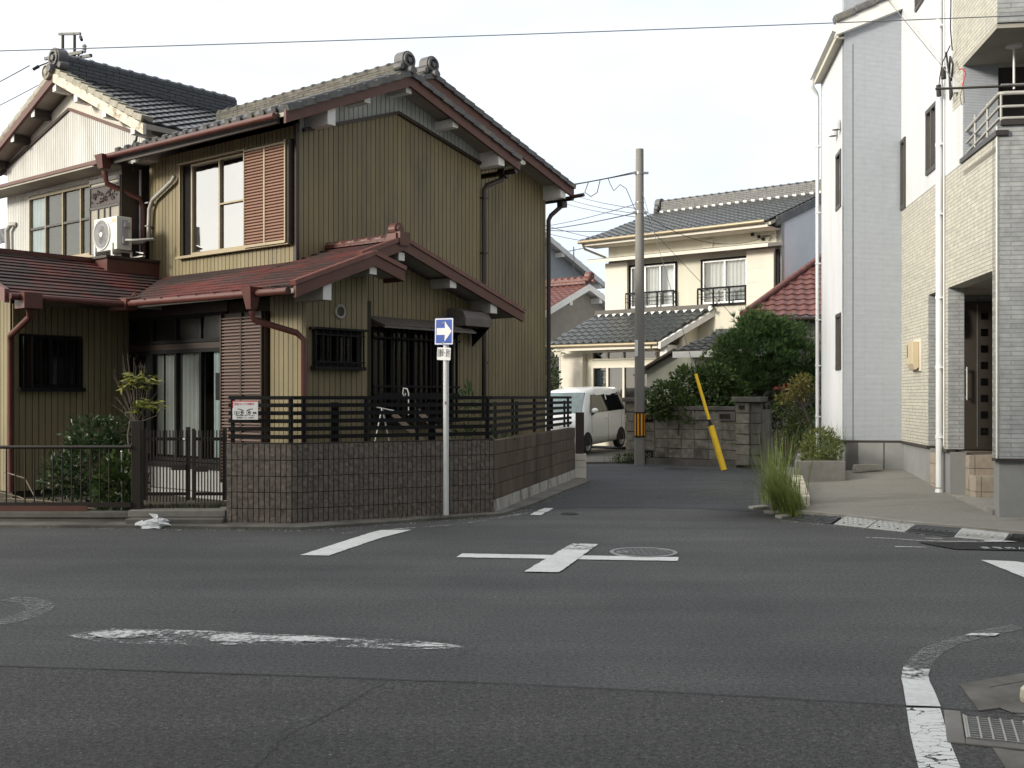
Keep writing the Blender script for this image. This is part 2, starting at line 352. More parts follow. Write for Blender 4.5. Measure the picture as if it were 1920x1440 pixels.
def tile_roof(mb, O, A, U, L, nc, pitch=.28, amp=.035, step=.03, s0=None, s1=None, spp=6, knob=0):
    O, A, U = V(O), V(A).normalized(), V(U); n = A.cross(U).normalized()
    if n.z < 0: n = -n
    s0 = s0 or (lambda t: 0); s1 = s1 or (lambda t: L)
    cols = int(math.ceil(L / pitch * spp)) if amp else max(2, int(L / .33))
    ds = L / cols
    H = lambda s: amp * (.5 + .5 * math.cos(2 * math.pi * s / pitch)) ** 1.4 if amp else 0
    for k in range(nc):
        t0, t1 = k / nc, (k + 1) / nc; lo, hi = s0((t0 + t1) / 2), s1((t0 + t1) / 2)
        ss = sorted({min(max(i * ds, lo), hi) for i in range(cols + 1)}); m = len(ss)
        if m < 2: continue
        j = random.uniform(-.004, .004)
        r0 = [O + A * s + U * t0 + n * (H(s) - .012) for s in ss]; r1 = [O + A * s + U * t0 + n * (H(s) + step + j) for s in ss]; r2 = [O + A * s + U * t1 + n * (H(s) + .002) for s in ss]
        if amp:
            vs = r1 + r2; mb.faces(vs, [[i, i + 1, m + i + 1, m + i] for i in range(m - 1)], True)
            vs = r0 + r1; mb.faces(vs, [[i, i + 1, m + i + 1, m + i] for i in range(m - 1)], False)
        else:
            for i in range(m - 1):
                mb.poly([r1[i], r1[i + 1], r2[i + 1], r2[i]]); mb.poly([r0[i], r0[i + 1], r1[i + 1], r1[i]])
    if knob:
        s = pitch
        while s < s1(0):
            if s > s0(0): c = O + A * s + n * (amp + .005); mb.tube([c - U.normalized() * .035, c + U.normalized() * .05], knob, 8)
            s += pitch
def ridge(mb, p, q, hgt=.28, wid=.2, caps=True, layers=4, capr=.08):
    p, q = V(p), V(q); d = (q - p).normalized(); L = (q - p).length; lh = hgt / layers
    nseg = max(1, int(L / .27))
    for k in range(layers):
        off = (k % 2) * .5
        for i in range(-1, nseg):
            a = max(0, (i + off) * L / nseg); b = min(L, (i + 1 + off) * L / nseg)
            if b - a < .02: continue
            wj = wid * (1 - .12 * k / layers) + random.uniform(-.008, .008)
            mb.bar(p + d * (a + .004) + V((0, 0, (k + .5) * lh)), p + d * (b - .004) + V((0, 0, (k + .5) * lh)), wj, lh * .86)
    if caps:
        for i in range(nseg):
            a, b = p + d * (i * L / nseg) + V((0, 0, hgt)), p + d * ((i + 1) * L / nseg) + V((0, 0, hgt))
            mb.tube([a, a + d * .06, a + d * .061, b], [capr * 1.22, capr * 1.22, capr, capr], 10)
def onigawara(mb, c, d, r=.2):
    c, d = V(c), V(d).normalized()
    mb.lathe([(.001, .13), (r * .28, .13), (r * .34, .09), (r * .55, .08), (r * .6, .12), (r * .82, .12), (r * .88, .09), (r, .09), (r * 1.02, -.1), (.001, -.1)], c + V((0, 0, r * .55)), 22, d)
    x = d.cross(V((0, 0, 1)))
    for sg in (-1, 1):
        mb.lathe([(.001, .09), (r * .3, .09), (r * .38, .05), (r * .42, -.07), (.001, -.07)], c + x * sg * r * .95 - V((0, 0, r * .28)), 14, d)
        mb.ball(c + x * sg * r * .6 + V((0, 0, -.02)), r * .42)
    mb.lathe([(.001, .12), (r * .4, .12), (r * .44, .06), (r * .44, -.06), (.001, -.06)], c - V((0, 0, r * .55)) + d * .08, 16, d)
def sash(W, parent, a0, a1, z0, z1, cols=2, fw=.045, d=.03, frame='alu_brown', pane='glass', name='window', rows=1, back=-.12, inner=None):
    f = MB()
    f.wbox(W, a0, a1, z0, z0 + fw, -.06, d); f.wbox(W, a0, a1, z1 - fw, z1, -.06, d)
    f.wbox(W, a0, a0 + fw, z0 + fw, z1 - fw, -.06, d - .002); f.wbox(W, a1 - fw, a1, z0 + fw, z1 - fw, -.06, d - .002)
    for i in range(1, cols):
        x = a0 + (a1 - a0) * i / cols; f.wbox(W, x - fw * .5, x + fw * .5, z0 + fw, z1 - fw, -.05, d - .004)
    for i in range(1, rows):
        z = z0 + (z1 - z0) * i / rows; f.wbox(W, a0 + fw, a1 - fw, z - fw * .3, z + fw * .3, -.045, d - .008)
    o = f.build(name, frame, parent)
    for i in range(cols):
        g = MB(); x0, x1 = a0 + (a1 - a0) * i / cols, a0 + (a1 - a0) * (i + 1) / cols
        g.poly([W(x0, z0 + .02, -.015), W(x1, z0 + .02, -.015), W(x1, z1 - .02, -.015), W(x0, z1 - .02, -.015)]); g.build('pane', pane[i] if isinstance(pane, list) else pane, o, recalc=False)
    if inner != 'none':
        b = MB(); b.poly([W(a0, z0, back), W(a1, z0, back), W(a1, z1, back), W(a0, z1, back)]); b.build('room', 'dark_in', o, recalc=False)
    return o
def curtain(W, parent, a0, a1, z0, z1, d=-.07, mat='curtain', waves=9, amp=.015):
    c = MB(); n = waves * 8; vs = []
    for k in range(2):
        for i in range(n + 1):
            s = a0 + (a1 - a0) * i / n; vs.append(W(s, z0 if k == 0 else z1, d + amp * math.sin(i / n * waves * 2 * math.pi + .7 * math.sin(i * .13))))
    c.faces(vs, [[i, i + 1, n + 2 + i, n + 1 + i] for i in range(n)], True); c.build('curtain', mat, parent, recalc=False)
def text_mesh(name, body, size, mat, parent, M, ext=.002, label=None):
    cu = bpy.data.curves.new(name, 'FONT'); cu.body = body; cu.size = size; cu.align_x = 'CENTER'; cu.align_y = 'CENTER'; cu.extrude = ext; cu.resolution_u = 2
    t = bpy.data.objects.new(name, cu); COL.objects.link(t); dg = bpy.context.evaluated_depsgraph_get(); dg.update()
    me = bpy.data.meshes.new_from_object(t.evaluated_get(dg)); bpy.data.objects.remove(t); me.name = name
    me.materials.clear(); me.materials.append(MATS[mat]); o = bpy.data.objects.new(name, me); COL.objects.link(o); o.parent = parent; o.matrix_local = M
    if label: o['label'] = label
    return o
def MW(o, a, n):   # matrix placing local xy on a wall: x along a, y up, z along n
    a, n = V(a), V(n); return Matrix.Translation(V(o)) @ Matrix(((a.x, 0, n.x, 0), (a.y, 0, n.y, 0), (a.z, 1, n.z, 0), (0, 0, 0, 1)))
def rv(k=1): return V((random.gauss(0, 1), random.gauss(0, 1), random.gauss(0, 1))).normalized() * k
def clumps(mb, blobs, n, L, W, up=.3, shell=.55, droop=0):
    tot = sum(b[3] * b[4] * b[5] for b in blobs)
    for (x, y, z, rx, ry, rz) in blobs:
        k = int(n * rx * ry * rz / tot)
        for _ in range(k):
            d = rv(); q = random.uniform(shell, 1.0) + random.gauss(0, .06); p = V((x + d.x * rx * q, y + d.y * ry * q, z + d.z * rz * q))
            dd = (d + rv(.8) + V((0, 0, up - droop))); s = random.uniform(.6, 1.25)
            mb.leaf(p, dd, rv(), L * s, W * s)
def branches(mb, root, tip, r, n=5, spread=.4, sub=3):
    root, tip = V(root), V(tip)
    for i in range(n):
        e = tip + V((random.uniform(-1, 1), random.uniform(-1, 1), random.uniform(-.4, .5))) * spread
        m = root.lerp(e, .5) + rv(spread * .15); mb.tube([root, m, e], [r, r * .65, r * .25], 5)
        for _ in range(sub):
            q = m.lerp(e, random.random()); mb.tube([q, q + rv(spread * .2) + V((0, 0, spread * .15)), q + rv(spread * .4) + V((0, 0, spread * .3))], [r * .4, r * .25, r * .1], 4)
def sheet(name, mat, pts, z, parent=None, label=None, kind=None):
    m = MB(); m.poly([(p[0], p[1], z) for p in pts]); o = m.build(name, mat, parent, label, recalc=False)
    if o.data.polygons[0].normal.z < 0: o.data.flip_normals()
    if kind: o['kind'] = kind
    return o
def strip(name, mat, left, right, z, parent):
    m = MB()
    for i in range(len(left) - 1):
        a, b, c, d = left[i], left[i + 1], right[i + 1], right[i]
        m.poly([(a[0], a[1], z), (b[0], b[1], z), (c[0], c[1], z), (d[0], d[1], z)])
    o = m.build(name, mat, parent, recalc=False)
    for p in o.data.polygons:
        if p.normal.z < 0: p.flip()
    return o
def ribbon(pts, wd):   # left/right sides of a line of width wd, slightly wavering
    l, r = [], []
    for i, p in enumerate(pts):
        a, b = V((*pts[max(0, i - 1)], 0)), V((*pts[min(len(pts) - 1, i + 1)], 0)); d = (b - a).normalized(); n = V((-d.y, d.x, 0)); k = wd * random.uniform(.7, 1.2) / 2
        l.append((p[0] + n.x * k, p[1] + n.y * k)); r.append((p[0] - n.x * k, p[1] - n.y * k))
    return l, r
def dense(pts, step=.15, jit=.012):
    o = []
    for a, b in zip(pts, pts[1:]):
        k = max(1, int(math.dist(a, b) / step))
        for i in range(k): t = i / k; o.append((a[0] + (b[0] - a[0]) * t + random.uniform(-jit, jit), a[1] + (b[1] - a[1]) * t + random.uniform(-jit, jit)))
    return o + [pts[-1]]

# ------------------------------------------------------------------ ground, road, markings
g = sheet('ground', 'ground_m', [(-300, -300), (300, -300), (300, 400), (-300, 400)], -.03); struct(g)
def grid_sheet(name, mat, x0, x1, y0, y1, z):
    m = MB(); m.poly([(x0, y0, z), (x1, y0, z), (x1, y1, z), (x0, y1, z)]); return struct(m.build(name, mat, recalc=False))
road = grid_sheet('road', 'asphalt', -60, 60, -30, 60, 0)
sl = dense([(-6, 6.86), (-3.04, 6.48), (-1.47, 6.28), (0, 6.07), (.97, 5.88), (1.89, 5.68), (2.36, 5.55), (5, 4.95)], .25, .006)
sheet('old_asphalt', 'asphalt_old', sl + [(5, -4), (-6, -4)], .004, road)
side = dense([(-.28, 15.45), (1.09, 15.75), (2.62, 15.65), (3.5, 15.1)], .3, .02)
sheet('side_street', 'asphalt_new', side + [(3.5, 15.9), (4.2, 19), (5.2, 23), (12, 23), (12, 24.2), (4.4, 24.2), (2.8, 26.1), (2, 27), (1.6, 27), (1.2, 21.4)], .004, road)
l, r = ribbon(sl, .016); strip('seam', 'tar', l, r, .008, road)
random.seed(44)
def crack(pts, wd):
    l, r = ribbon(dense(pts, .035, .014), wd); strip('crack', 'tar', l, r, .008, road)
crack([(-.71, 6.09), (-.78, 5.93), (-.87, 5.6), (-.99, 5.32), (-1.06, 5.16), (-1.09, 4.85), (-1.13, 4.5)], .005)
crack([(-.93, 5.45), (-1.04, 5.38), (-1.10, 5.2)], .004); crack([(-.95, 8.5), (-.7, 8.46), (-.4, 8.6), (-.1, 8.55)], .004); crack([(-.35, 6.75), (-.25, 6.9), (-.2, 7.02)], .005)
crack([(-4.2, 7.66), (-3.2, 7.6), (-2.2, 7.52), (-1.0, 7.32), (-.3, 7.1)], .004); crack([(-3.7, 6.98), (-2.8, 7.0), (-2.0, 6.96)], .004)
crack([(1.2, 9.3), (1.5, 9.0), (1.62, 8.6), (1.9, 8.3)], .003); crack([(-2.6, 9.8), (-2.2, 9.5), (-1.9, 9.55)], .003)
def rough_edge(pts): return dense(pts + [pts[0]], .07, .006)[:-1]
def mark(mat, pts, z=.008, rough=True): return sheet('road_marking', mat, rough_edge(pts) if rough else pts, z, road)
mark('paint_fresh', [(-2.13, 11.01), (-1.84, 10.97), (-1.49, 12.33), (-1.20, 13.1), (-1.56, 13.07), (-1.64, 12.91)])
mark('paint_fresh', [(-.55, 10.86), (-.51, 11.12), (1.65, 10.86), (1.61, 10.61)])
mark('paint_fresh', [(.11, 9.94), (.43, 9.91), (.81, 11.35), (.52, 11.40)], .012)
mark('paint_worn', [(.52, 11.40), (.81, 11.35), (.93, 11.8), (.65, 11.84)], .012)
mark('paint_fresh', [(4.58, 10.68), (4.88, 10.58), (5.6, 9.2), (5.0, 7.3), (4.4, 7.6)])
mark('paint_gone', [(-3.0, 7.32), (-2.74, 7.52), (-2.1, 7.46), (-1.42, 7.32), (-.7, 7.18), (-.45, 7.08), (-.24, 6.93), (-.68, 6.9), (-1.52, 7.05), (-2.07, 7.02), (-2.66, 7.10)], .006)
mark('paint_worn', [(-2.86, 7.36), (-2.7, 7.45), (-2.45, 7.43), (-2.36, 7.36), (-2.5, 7.24), (-2.7, 7.22)])
mark('paint_worn', [(-2.06, 7.24), (-1.95, 7.34), (-1.5, 7.28), (-1.05, 7.2), (-.86, 7.12), (-1.5, 7.12), (-1.95, 7.12)])
mark('paint_worn', [(-.86, 7.06), (-.62, 7.06), (-.42, 6.99), (-.66, 6.97)])
arc = lambda c, r, a0, a1, n=14: [(c[0] + r * math.cos(rad(a0 + (a1 - a0) * i / n)), c[1] + r * math.sin(rad(a0 + (a1 - a0) * i / n))) for i in range(n + 1)]
strip('road_marking', 'paint_faint', arc((-4.15, 8.05), .72, -70, 75), arc((-4.15, 8.05), .52, -70, 75), .006, road)
lo = [(1.7, 4.5), (1.75, 4.71), (1.88, 5.16), (2.02, 5.6)]; li = [(1.88, 4.5), (1.93, 4.71), (2.03, 5.08), (2.19, 5.59)]
strip('road_marking', 'paint_cracked', dense(lo, .1, .004), dense(li, .1, .004)[:len(dense(lo, .1, 0))] , .008, road) if False else strip('road_marking', 'paint_cracked', lo, li, .008, road)
strip('road_marking', 'paint_fresh', [(2.03, 5.63), (2.15, 6.01), (2.20, 6.18)], [(2.20, 5.61), (2.28, 5.9), (2.33, 6.10)], .012, road)
strip('road_marking', 'paint_worn', [(2.20, 6.18), (2.27, 6.36), (2.31, 6.45)], [(2.33, 6.10), (2.38, 6.25), (2.44, 6.38)], .010, road)
strip('road_marking', 'paint_faint', [(2.31, 6.45), (2.39, 6.61), (2.62, 6.96), (2.82, 7.15), (3.19, 7.47), (3.51, 7.66)], [(2.44, 6.38), (2.52, 6.55), (2.69, 6.82), (2.9, 7.07), (3.15, 7.26), (3.52, 7.52)], .006, road)
mark('paint_worn', [(3.02, 7.30), (3.1, 7.36), (3.28, 7.36), (3.22, 7.28)], .010)
l, r = ribbon(dense([(-1.99, 12.76), (-1.65, 13.02), (-1.17, 13.33), (-.73, 13.61), (-.28, 14.2), (.11, 14.84), (.26, 15.05)], .1, .008), .045); strip('road_marking', 'paint_gone', l, r, .008, road)
mark('paint_fresh', [(.25, 14.77), (.39, 14.71), (.46, 15.1), (.31, 15.14)]); mark('paint_fresh', [(.33, 15.18), (.48, 15.14), (.6, 15.62), (.46, 15.66)])
l, r = ribbon(dense([(4.0, 12.35), (4.27, 12.24), (4.46, 12.1), (4.81, 12.01), (5.5, 11.98)], .1, .01), .03); strip('road_marking', 'paint_worn', l, r, .014, road)
mark('paint_worn', [(4.08, 11.66), (4.4, 11.6), (4.4, 11.56), (4.08, 11.61)]); mark('paint_fresh', [(5.2, 12.07), (5.55, 12.02), (5.55, 11.95), (5.2, 12.0)], .016)
mark('paint_worn', [(4.66, 12.36), (4.84, 12.30), (4.83, 12.26), (4.66, 12.31)])
mark('asphalt_patch', [(4.44, 11.97), (4.72, 11.90), (5.12, 11.93), (7, 11.8), (7, 11.05), (4.93, 11.37), (4.62, 11.43)], .010)
text_mesh('road_lettering', 'ききめんのり', .17, 'paint_worn', road, Matrix.Translation((5.28, 11.45, .016)) @ Matrix.Rotation(rad(-4), 4, 'Z') @ Matrix.Diagonal((.72, 1.0, 1, 1)), .001)
# kerb along the left plots, garden soil, driveway of the right house
k = MB(); kl = [(-8, 13.36), (-4.68, 13.33), (-3.41, 13.18), (-2.56, 13.12), (-1.74, 13.62), (-.77, 14.27), (-.12, 14.72), (.35, 16.2), (.9, 18.4), (1.42, 20.3), (1.46, 21.9)]
ki = [(-8, 13.66), (-4.68, 13.66), (-3.41, 13.6), (-2.66, 13.5), (-1.74, 14.05), (-.97, 14.5), (-.35, 14.95), (.1, 16.4), (.6, 18.4), (1.1, 20.3), (1.2, 21.9)]
for i in range(len(kl) - 1):
    h = .05
    k.hexa([(*kl[i], -.02), (*kl[i + 1], -.02), (*ki[i + 1], -.02), (*ki[i], -.02), (*kl[i], h - .015), (*kl[i + 1], h - .015), (*ki[i + 1], h), (*ki[i], h)])
struct(k.build('kerb', 'concrete_dark'))
gd = sheet('garden', 'soil', [(-30, 13.72), (-2.78, 13.58), (-.45, 15.0), (1.0, 21.0), (1.0, 23), (-1, 30), (-30, 40)], .10, kind='structure')
m = MB()
rows = [[(3.78, 14.40, .10), (4.32, 13.82, .10), (4.74, 13.2, .10), (5.44, 12.45, .10), (6.1, 11.75, .10), (8.0, 9.7, .10)],
        [(4.2, 16.0, .17), (4.7, 15.4, .17), (5.3, 14.6, .17), (5.86, 13.6, .17), (6.6, 12.9, .16), (9, 11.5, .16)],
        [(4.5, 17.6, .27), (5.1, 17.3, .28), (5.8, 16.6, .27), (6.3, 16, .24), (7.2, 15, .22), (10, 14, .2)],
        [(4.7, 19.6, .34), (5.4, 19.4, .35), (6.2, 19.2, .40), (7, 19.2, .42), (8, 19, .4), (11, 18, .4)]]
for a, b in zip(rows, rows[1:]):
    for i in range(5): m.poly([a[i], a[i + 1], b[i + 1], b[i]], True)
f0 = rows[0]
for i in range(5): m.poly([(f0[i][0] - .0, f0[i][1], -.02), (f0[i + 1][0], f0[i + 1][1], -.02), f0[i + 1], f0[i]])
side0 = [r_[0] for r_ in rows]
for a, b in zip(side0, side0[1:]): m.poly([(a[0], a[1], -.02), (b[0], b[1], -.02), b, a])
drive = struct(m.build('driveway', 'drive'))
m = MB()
for i in range(5): m.bar((f0[i][0] - .02, f0[i][1] - .02, .05), (f0[i + 1][0] - .02, f0[i + 1][1] - .02, .05), .09, .116)
struct(m.build('driveway_kerb', 'concrete'))
sheet('line_mark', 'sign_white', [(5.66, 16.0), (6.0, 16.0), (6.0, 16.18), (5.66, 16.18)], .236, drive)
struct(sheet('parking_lot', 'concrete_dark', [(1.5, 26.4), (3.1, 26.5), (3.6, 27.2), (5, 31), (2.2, 34), (-1.5, 36), (-1.5, 27), (1.2, 22)], .012))
m = MB(); m.bar((1.5, 26.0, .02), (3.0, 26.35, .02), .12, .06); m.bar((3.5, 26.75, .05), (5.6, 25.05, .05), .3, .10); struct(m.build('lot_kerb', 'concrete_dark'))
# bottom right corner: concrete gutter pieces
m = MB(); m.box(0, .5, 0, .001, 0, .001); m = MB()
m.prism([(2.48, 6.06, 0), (2.95, 6.30, 0), (3.6, 6.4, 0), (3.6, 6.28, 0), (2.98, 6.18, 0), (2.62, 6.0, 0), (2.5, 5.60, 0), (2.37, 5.55, 0)], (0, 0, .009))
m.prism([(2.18, 4.96, 0), (2.05, 4.4, 0), (2.2, 4.4, 0), (2.3, 4.9, 0)], (0, 0, .010))
struct(m.build('gutter_edging', 'concrete_dark'))
struct(sheet('gutter_slab', 'concrete_dark', [(2.50, 5.6), (2.62, 6.0), (2.98, 6.18), (3.8, 6.28), (3.8, 4.2), (2.2, 4.2), (2.3, 4.9), (2.6, 5.3)], .006))

# ------------------------------------------------------------------ olive clad house on the left (local u along the front, v into the plot)
TH = rad(39.4)
HS = thing('house', 'two storey olive metal clad house with dark tiled gables and a red lower roof', 'house', (-3.28, 16.6, 0), -TH)
cst = lambda c: (lambda s: c)
LF = lambda v0: frameW((0, v0, 0), (1, 0, 0), (0, -1, 0))
LG = lambda u0: frameW((u0, 0, 0), (0, 1, 0), (1, 0, 0))
def gline(pts):
    def f(s):
        for (a, za), (b, zb) in zip(pts, pts[1:]):
            if s <= b: return za + (zb - za) * (s - a) / (b - a)
        return pts[-1][1]
    return f
def core(pts, axis, c0, c1, mat='olive_dark', name='wall_core'):
    m = MB()
    if axis == 'u': m.prism([(c0, s, z) for s, z in pts], (c1 - c0, 0, 0))
    else: m.prism([(s, c0, z) for s, z in pts], (0, c1 - c0, 0))
    return m.build(name, mat, HS)
core([(0.02, .1), (4.23, .1), (4.23, 5.75), (2.12, 6.6), (.02, 5.7)], 'u', -.01, -8.0)
core([(4.0, .1), (6.81, .1), (6.81, 5.78), (3.2, 6.9), (2.5, 6.7), (2.5, .1)], 'u', -.51, -8.0)
# front upper wall
m = MB(); rib_wall(m, LF(.0), -3.93, -.03, 3.45, cst(5.72), holes=[(-2.97, -.07, 3.90, 5.53)]); m.build('wall', 'olive', HS)
# gable wall, olive below the band and pale grey above it
band = gline([(0, 5.62), (2.12, 6.31), (4.25, 5.80)]); top = gline([(0, 5.85), (2.05, 6.72), (4.4, 6.0)])
m = MB(); rib_wall(m, LG(.0), .03, 4.25, .2, band); m.build('wall', 'olive', HS)
m = MB(); s = .05
while s < 4.2:
    a, b = s + .007, min(s + .1, 4.22) - .007; s += .1
    m.hexa([(0, a, band(a)), (0, b, band(b)), (.024, b, band(b)), (.024, a, band(a)), (0, a, top(a)), (0, b, top(b)), (.024, b, top(b)), (.024, a, top(a))])
m.build('gable_panel', 'grey_panel', HS)
m = MB(); m.bar((.03, .1, 5.66), (.03, 2.12, 6.33), .05, .10, (1, 0, 0)); m.bar((.03, 2.12, 6.33), (.03, 4.2, 5.83), .05, .10, (1, 0, 0))
m.bar((.012, .0, 3.4), (.012, .0, 5.75), .06, .06, (1, 0, 0)); m.build('trim', 'dark_brown', HS)
# rear gable wall
rt = gline([(4.0, 6.8), (6.83, 5.84)])
m = MB(); rib_wall(m, LG(-.5), 4.25, 6.83, .2, rt); m.build('wall', 'olive', HS)
m = MB(); rib_wall(m, frameW((0, 4.26, 0), (-1, 0, 0), (0, 1, 0)), 0, .5, .2, cst(6.0)); m.build('wall', 'olive', HS)

# main roofs
def gable_roof(name, u0, u1, eL, ap, eR, ncL, ncR, mat, leftstart=None, knob=.05, th=.10):
    (vl, zl), (va, za), (vr, zr) = eL, ap, eR
    r = MB(); L = u1 - u0
    tile_roof(r, (u0, vl, zl + .03), (1, 0, 0), (0, va - vl, za - zl), L, ncL, s0=leftstart, s1=cst(L), knob=knob)
    tile_roof(r, (u0, vr, zr + .03), (1, 0, 0), (0, va - vr, za - zr), L, ncR)
    o = r.build('roof', mat, HS)
    k = MB(); k.prism([(u1 - .04, vl, zl - .06), (u1 - .04, va, za - .06), (u1 - .04, vr, zr - .06), (u1 - .04, vr, zr + .04), (u1 - .04, va, za + .04), (u1 - .04, vl, zl + .04)], (-(L - .3 if leftstart else L), 0, 0)) if not leftstart else None
    if leftstart:
        k.prism([(u1 - .04, vl + .02, zl - .06), (u1 - .04, va, za - .06), (u1 - .04, va, za + .04), (u1 - .04, vl + .02, zl + .04)], (-(L - leftstart(0) - .06), 0, 0))
        k.prism([(u1 - .04, va, za - .06), (u1 - .04, vr, zr - .06), (u1 - .04, vr, zr + .04), (u1 - .04, va, za + .04)], (-(L - .1), 0, 0))
    k.build('soffit', 'soffit', o)
    b = MB(); hb = .2
    for (v0, z0), (v1, z1) in ((eL, ap), (eR, ap)):
        b.hexa([(u1 - .03, v0, z0 - .17), (u1 + .02, v0, z0 - .17), (u1 + .02, v1, z1 - .17), (u1 - .03, v1, z1 - .17), (u1 - .03, v0, z0 + .04), (u1 + .02, v0, z0 + .04), (u1 + .02, v1, z1 + .04), (u1 - .03, v1, z1 + .04)])
    b.build('bargeboard', 'barge', o)
    t = MB()
    for (v0, z0), (v1, z1) in ((eL, ap), (eR, ap)):
        n = int(math.dist((v0, z0), (v1, z1)) / .26)
        for i in range(n):
            p, q = V((u1 - .06, v0 + (v1 - v0) * i / n, z0 + (z1 - z0) * i / n + .045)), V((u1 - .06, v0 + (v1 - v0) * (i + 1.08) / n, z0 + (z1 - z0) * (i + 1.08) / n + .025))
            t.bar(p, q, .26, .085); t.tube([p + V((.0, 0, .03)), q + V((0, 0, .04))], .05, 8)
    t.build('verge_tiles', mat, o)
    return o
A0, A1 = -4.75, .5
ra = gable_roof('roof', A0, A1, (-.61, 5.73), (1.93, 6.82), (4.77, 5.90), 11, 12, 'tile_grey', leftstart=lambda t: .70 * (1 - t))
m = MB(); ridge(m, (-4.6, 1.93, 6.86), (.28, 1.93, 6.86), .17, .2, capr=.065); m.build('ridge', 'tile_tan', ra)
m = MB(); onigawara(m, (.40, 1.93, 6.99), (1, 0, 0), .152); m.build('ridge_end_tile', 'tile_grey', ra)
rb = gable_roof('roof', -6.5, .0, (.9, 6.32), (3.0, 7.12), (7.12, 5.79), 8, 17, 'tile_grey', knob=0)
m = MB(); ridge(m, (-6.4, 3.0, 7.12), (-.2, 3.0, 7.14), .17, .2, capr=.065); m.build('ridge', 'tile_tan', rb)
m = MB(); onigawara(m, (-.08, 3.0, 7.26), (1, 0, 0), .152); m.build('ridge_end_tile', 'tile_grey', rb)
for (u0, u1, v, z, wy, hz) in ((0, .47, .30, 5.86, .16, .30), (0, .45, 1.05, 6.27, .13, .13), (0, .44, 1.98, 6.62, .13, .13), (0, .45, 3.10, 6.28, .14, .15), (0, .47, 4.30, 5.90, .17, .30),
                               (-.5, -.03, 3.55, 6.78, .13, .13), (-.5, -.03, 4.6, 6.42, .13, .13), (-.5, -.03, 5.55, 6.11, .13, .13), (-.5, -.03, 6.82, 5.72, .17, .28)):
    m = MB(); m.box(u0 - .1, u1, v - wy / 2, v + wy / 2, z - hz / 2, z + hz / 2); m.build('purlin', 'white_paint', HS, bevel=.006)
# eave gutter of the main front slope, funnel and pipes
m = MB(); m.tube([(-4.15, -.72, 5.70), (.40, -.72, 5.66)], .046, 10)
for i in range(11): u = -4.0 + i * .42; m.bar((u, -.72, 5.70), (u, -.55, 5.74), .02, .015)
m.build('gutter', 'brown_metal', HS)
m = MB(); m.box(-4.16, .35, -.64, -.59, 5.58, 5.72); m.build('fascia', 'dark_brown', HS)
m = MB(); m.hexa([(-4.26, -.79, 5.50), (-4.12, -.79, 5.50), (-4.12, -.65, 5.50), (-4.26, -.65, 5.50), (-4.31, -.84, 5.73), (-4.07, -.84, 5.73), (-4.07, -.61, 5.73), (-4.31, -.61, 5.73)])
m.bar((-4.5, -.72, 5.62), (-4.1, -.72, 5.66), .12, .07)
m.tube([(-4.19, -.72, 5.46), (-4.17, -.68, 5.25), (-4.02, -.16, 5.05), (-3.99, -.10, 4.9), (-3.99, -.10, 3.72), (-3.99, -.14, 3.62), (-2.15, -1.42, 3.12)], .05, 10); m.build('downpipe', 'brown_metal', HS)
m = MB(); m.tube([(.42, 4.78, 5.74), (-1, 4.78, 5.74)], .05, 8); m.tube([(.1, 4.78, 5.72), (.1, 4.76, 5.62), (.06, 4.37, 5.45), (.055, 4.30, 5.36), (.055, 4.30, 1.2)], .047, 10)
for z in (5.2, 4.2, 3.2, 2.2): m.box(.0, .11, 4.245, 4.355, z, z + .03)
m.bar((.1, 4.70, 5.76), (.1, 4.86, 5.70), .16, .12); m.build('downpipe', 'dark_brown', HS)
m = MB(); m.tube([(-.02, 7.13, 5.62), (-1.5, 7.13, 5.62)], .05, 8); m.tube([(-.3, 7.13, 5.6), (-.3, 7.11, 5.48), (-.4, 6.90, 5.28), (-.44, 6.87, 5.18), (-.44, 6.87, .3)], .046, 10); m.box(-.36, -.22, 7.05, 7.21, 5.46, 5.58); m.tube([(0, 7.1, 5.64), (.25, 7.14, 5.66)], .04, 8); m.build('downpipe', 'dark_brown', HS)

# upper front window with shutter box
WF = LF(-.0)
wo = sash(WF, HS, -2.68, -1.12, 3.97, 5.48, 2, .035, .03, 'alu_brown', ['glass_mirror', 'glass_mirror'], back=-.2)
m = MB(); m.wbox(WF, -2.99, -.05, 3.915, 3.955, 0, .12); m.wbox(WF, -2.99, -1.10, 5.495, 5.525, 0, .08); m.wbox(WF, -2.98, -2.955, 3.96, 5.49, 0, .06); m.build('window_trim', 'alu_brown', wo); m = MB(); m.wbox(WF, -2.95, -2.685, 3.97, 5.48, -.06, -.02); m.build('dark_gap', 'dark_in', wo)
m = MB(); m.wbox(WF, -1.88, -1.16, 4.72, 4.745, 0, .028); m.build('sash_rail', 'alu_brown', wo)
m = MB(); m.wbox(WF, -1.10, -.03, 3.93, 5.50, 0, .12); sb = m.build('shutter_box', 'dark_brown', HS)
m = MB()
for a0, a1 in ((-1.07, -.60), (-.56, -.10)):
    z = 3.98
    while z < 5.42:
        m.hexa([WF(a0, z, .122), WF(a1, z, .122), WF(a1, z + .012, .145), WF(a0, z + .012, .145), WF(a0, z + .036, .122), WF(a1, z + .036, .122), WF(a1, z + .034, .145), WF(a0, z + .034, .145)]); z += .047
m.build('louvre', 'shutter', sb)
m = MB(); m.wbox(WF, -1.10, -1.075, 3.94, 5.5, .12, .15); m.wbox(WF, -.60, -.565, 3.95, 5.46, .12, .15); m.wbox(WF, -.10, -.075, 3.94, 5.5, .12, .15); m.wbox(WF, -1.075, -.10, 5.44, 5.47, .12, .151); m.wbox(WF, -1.075, -.10, 3.935, 3.975, .12, .151); m.build('shutter_frame', 'alu_brown', sb)
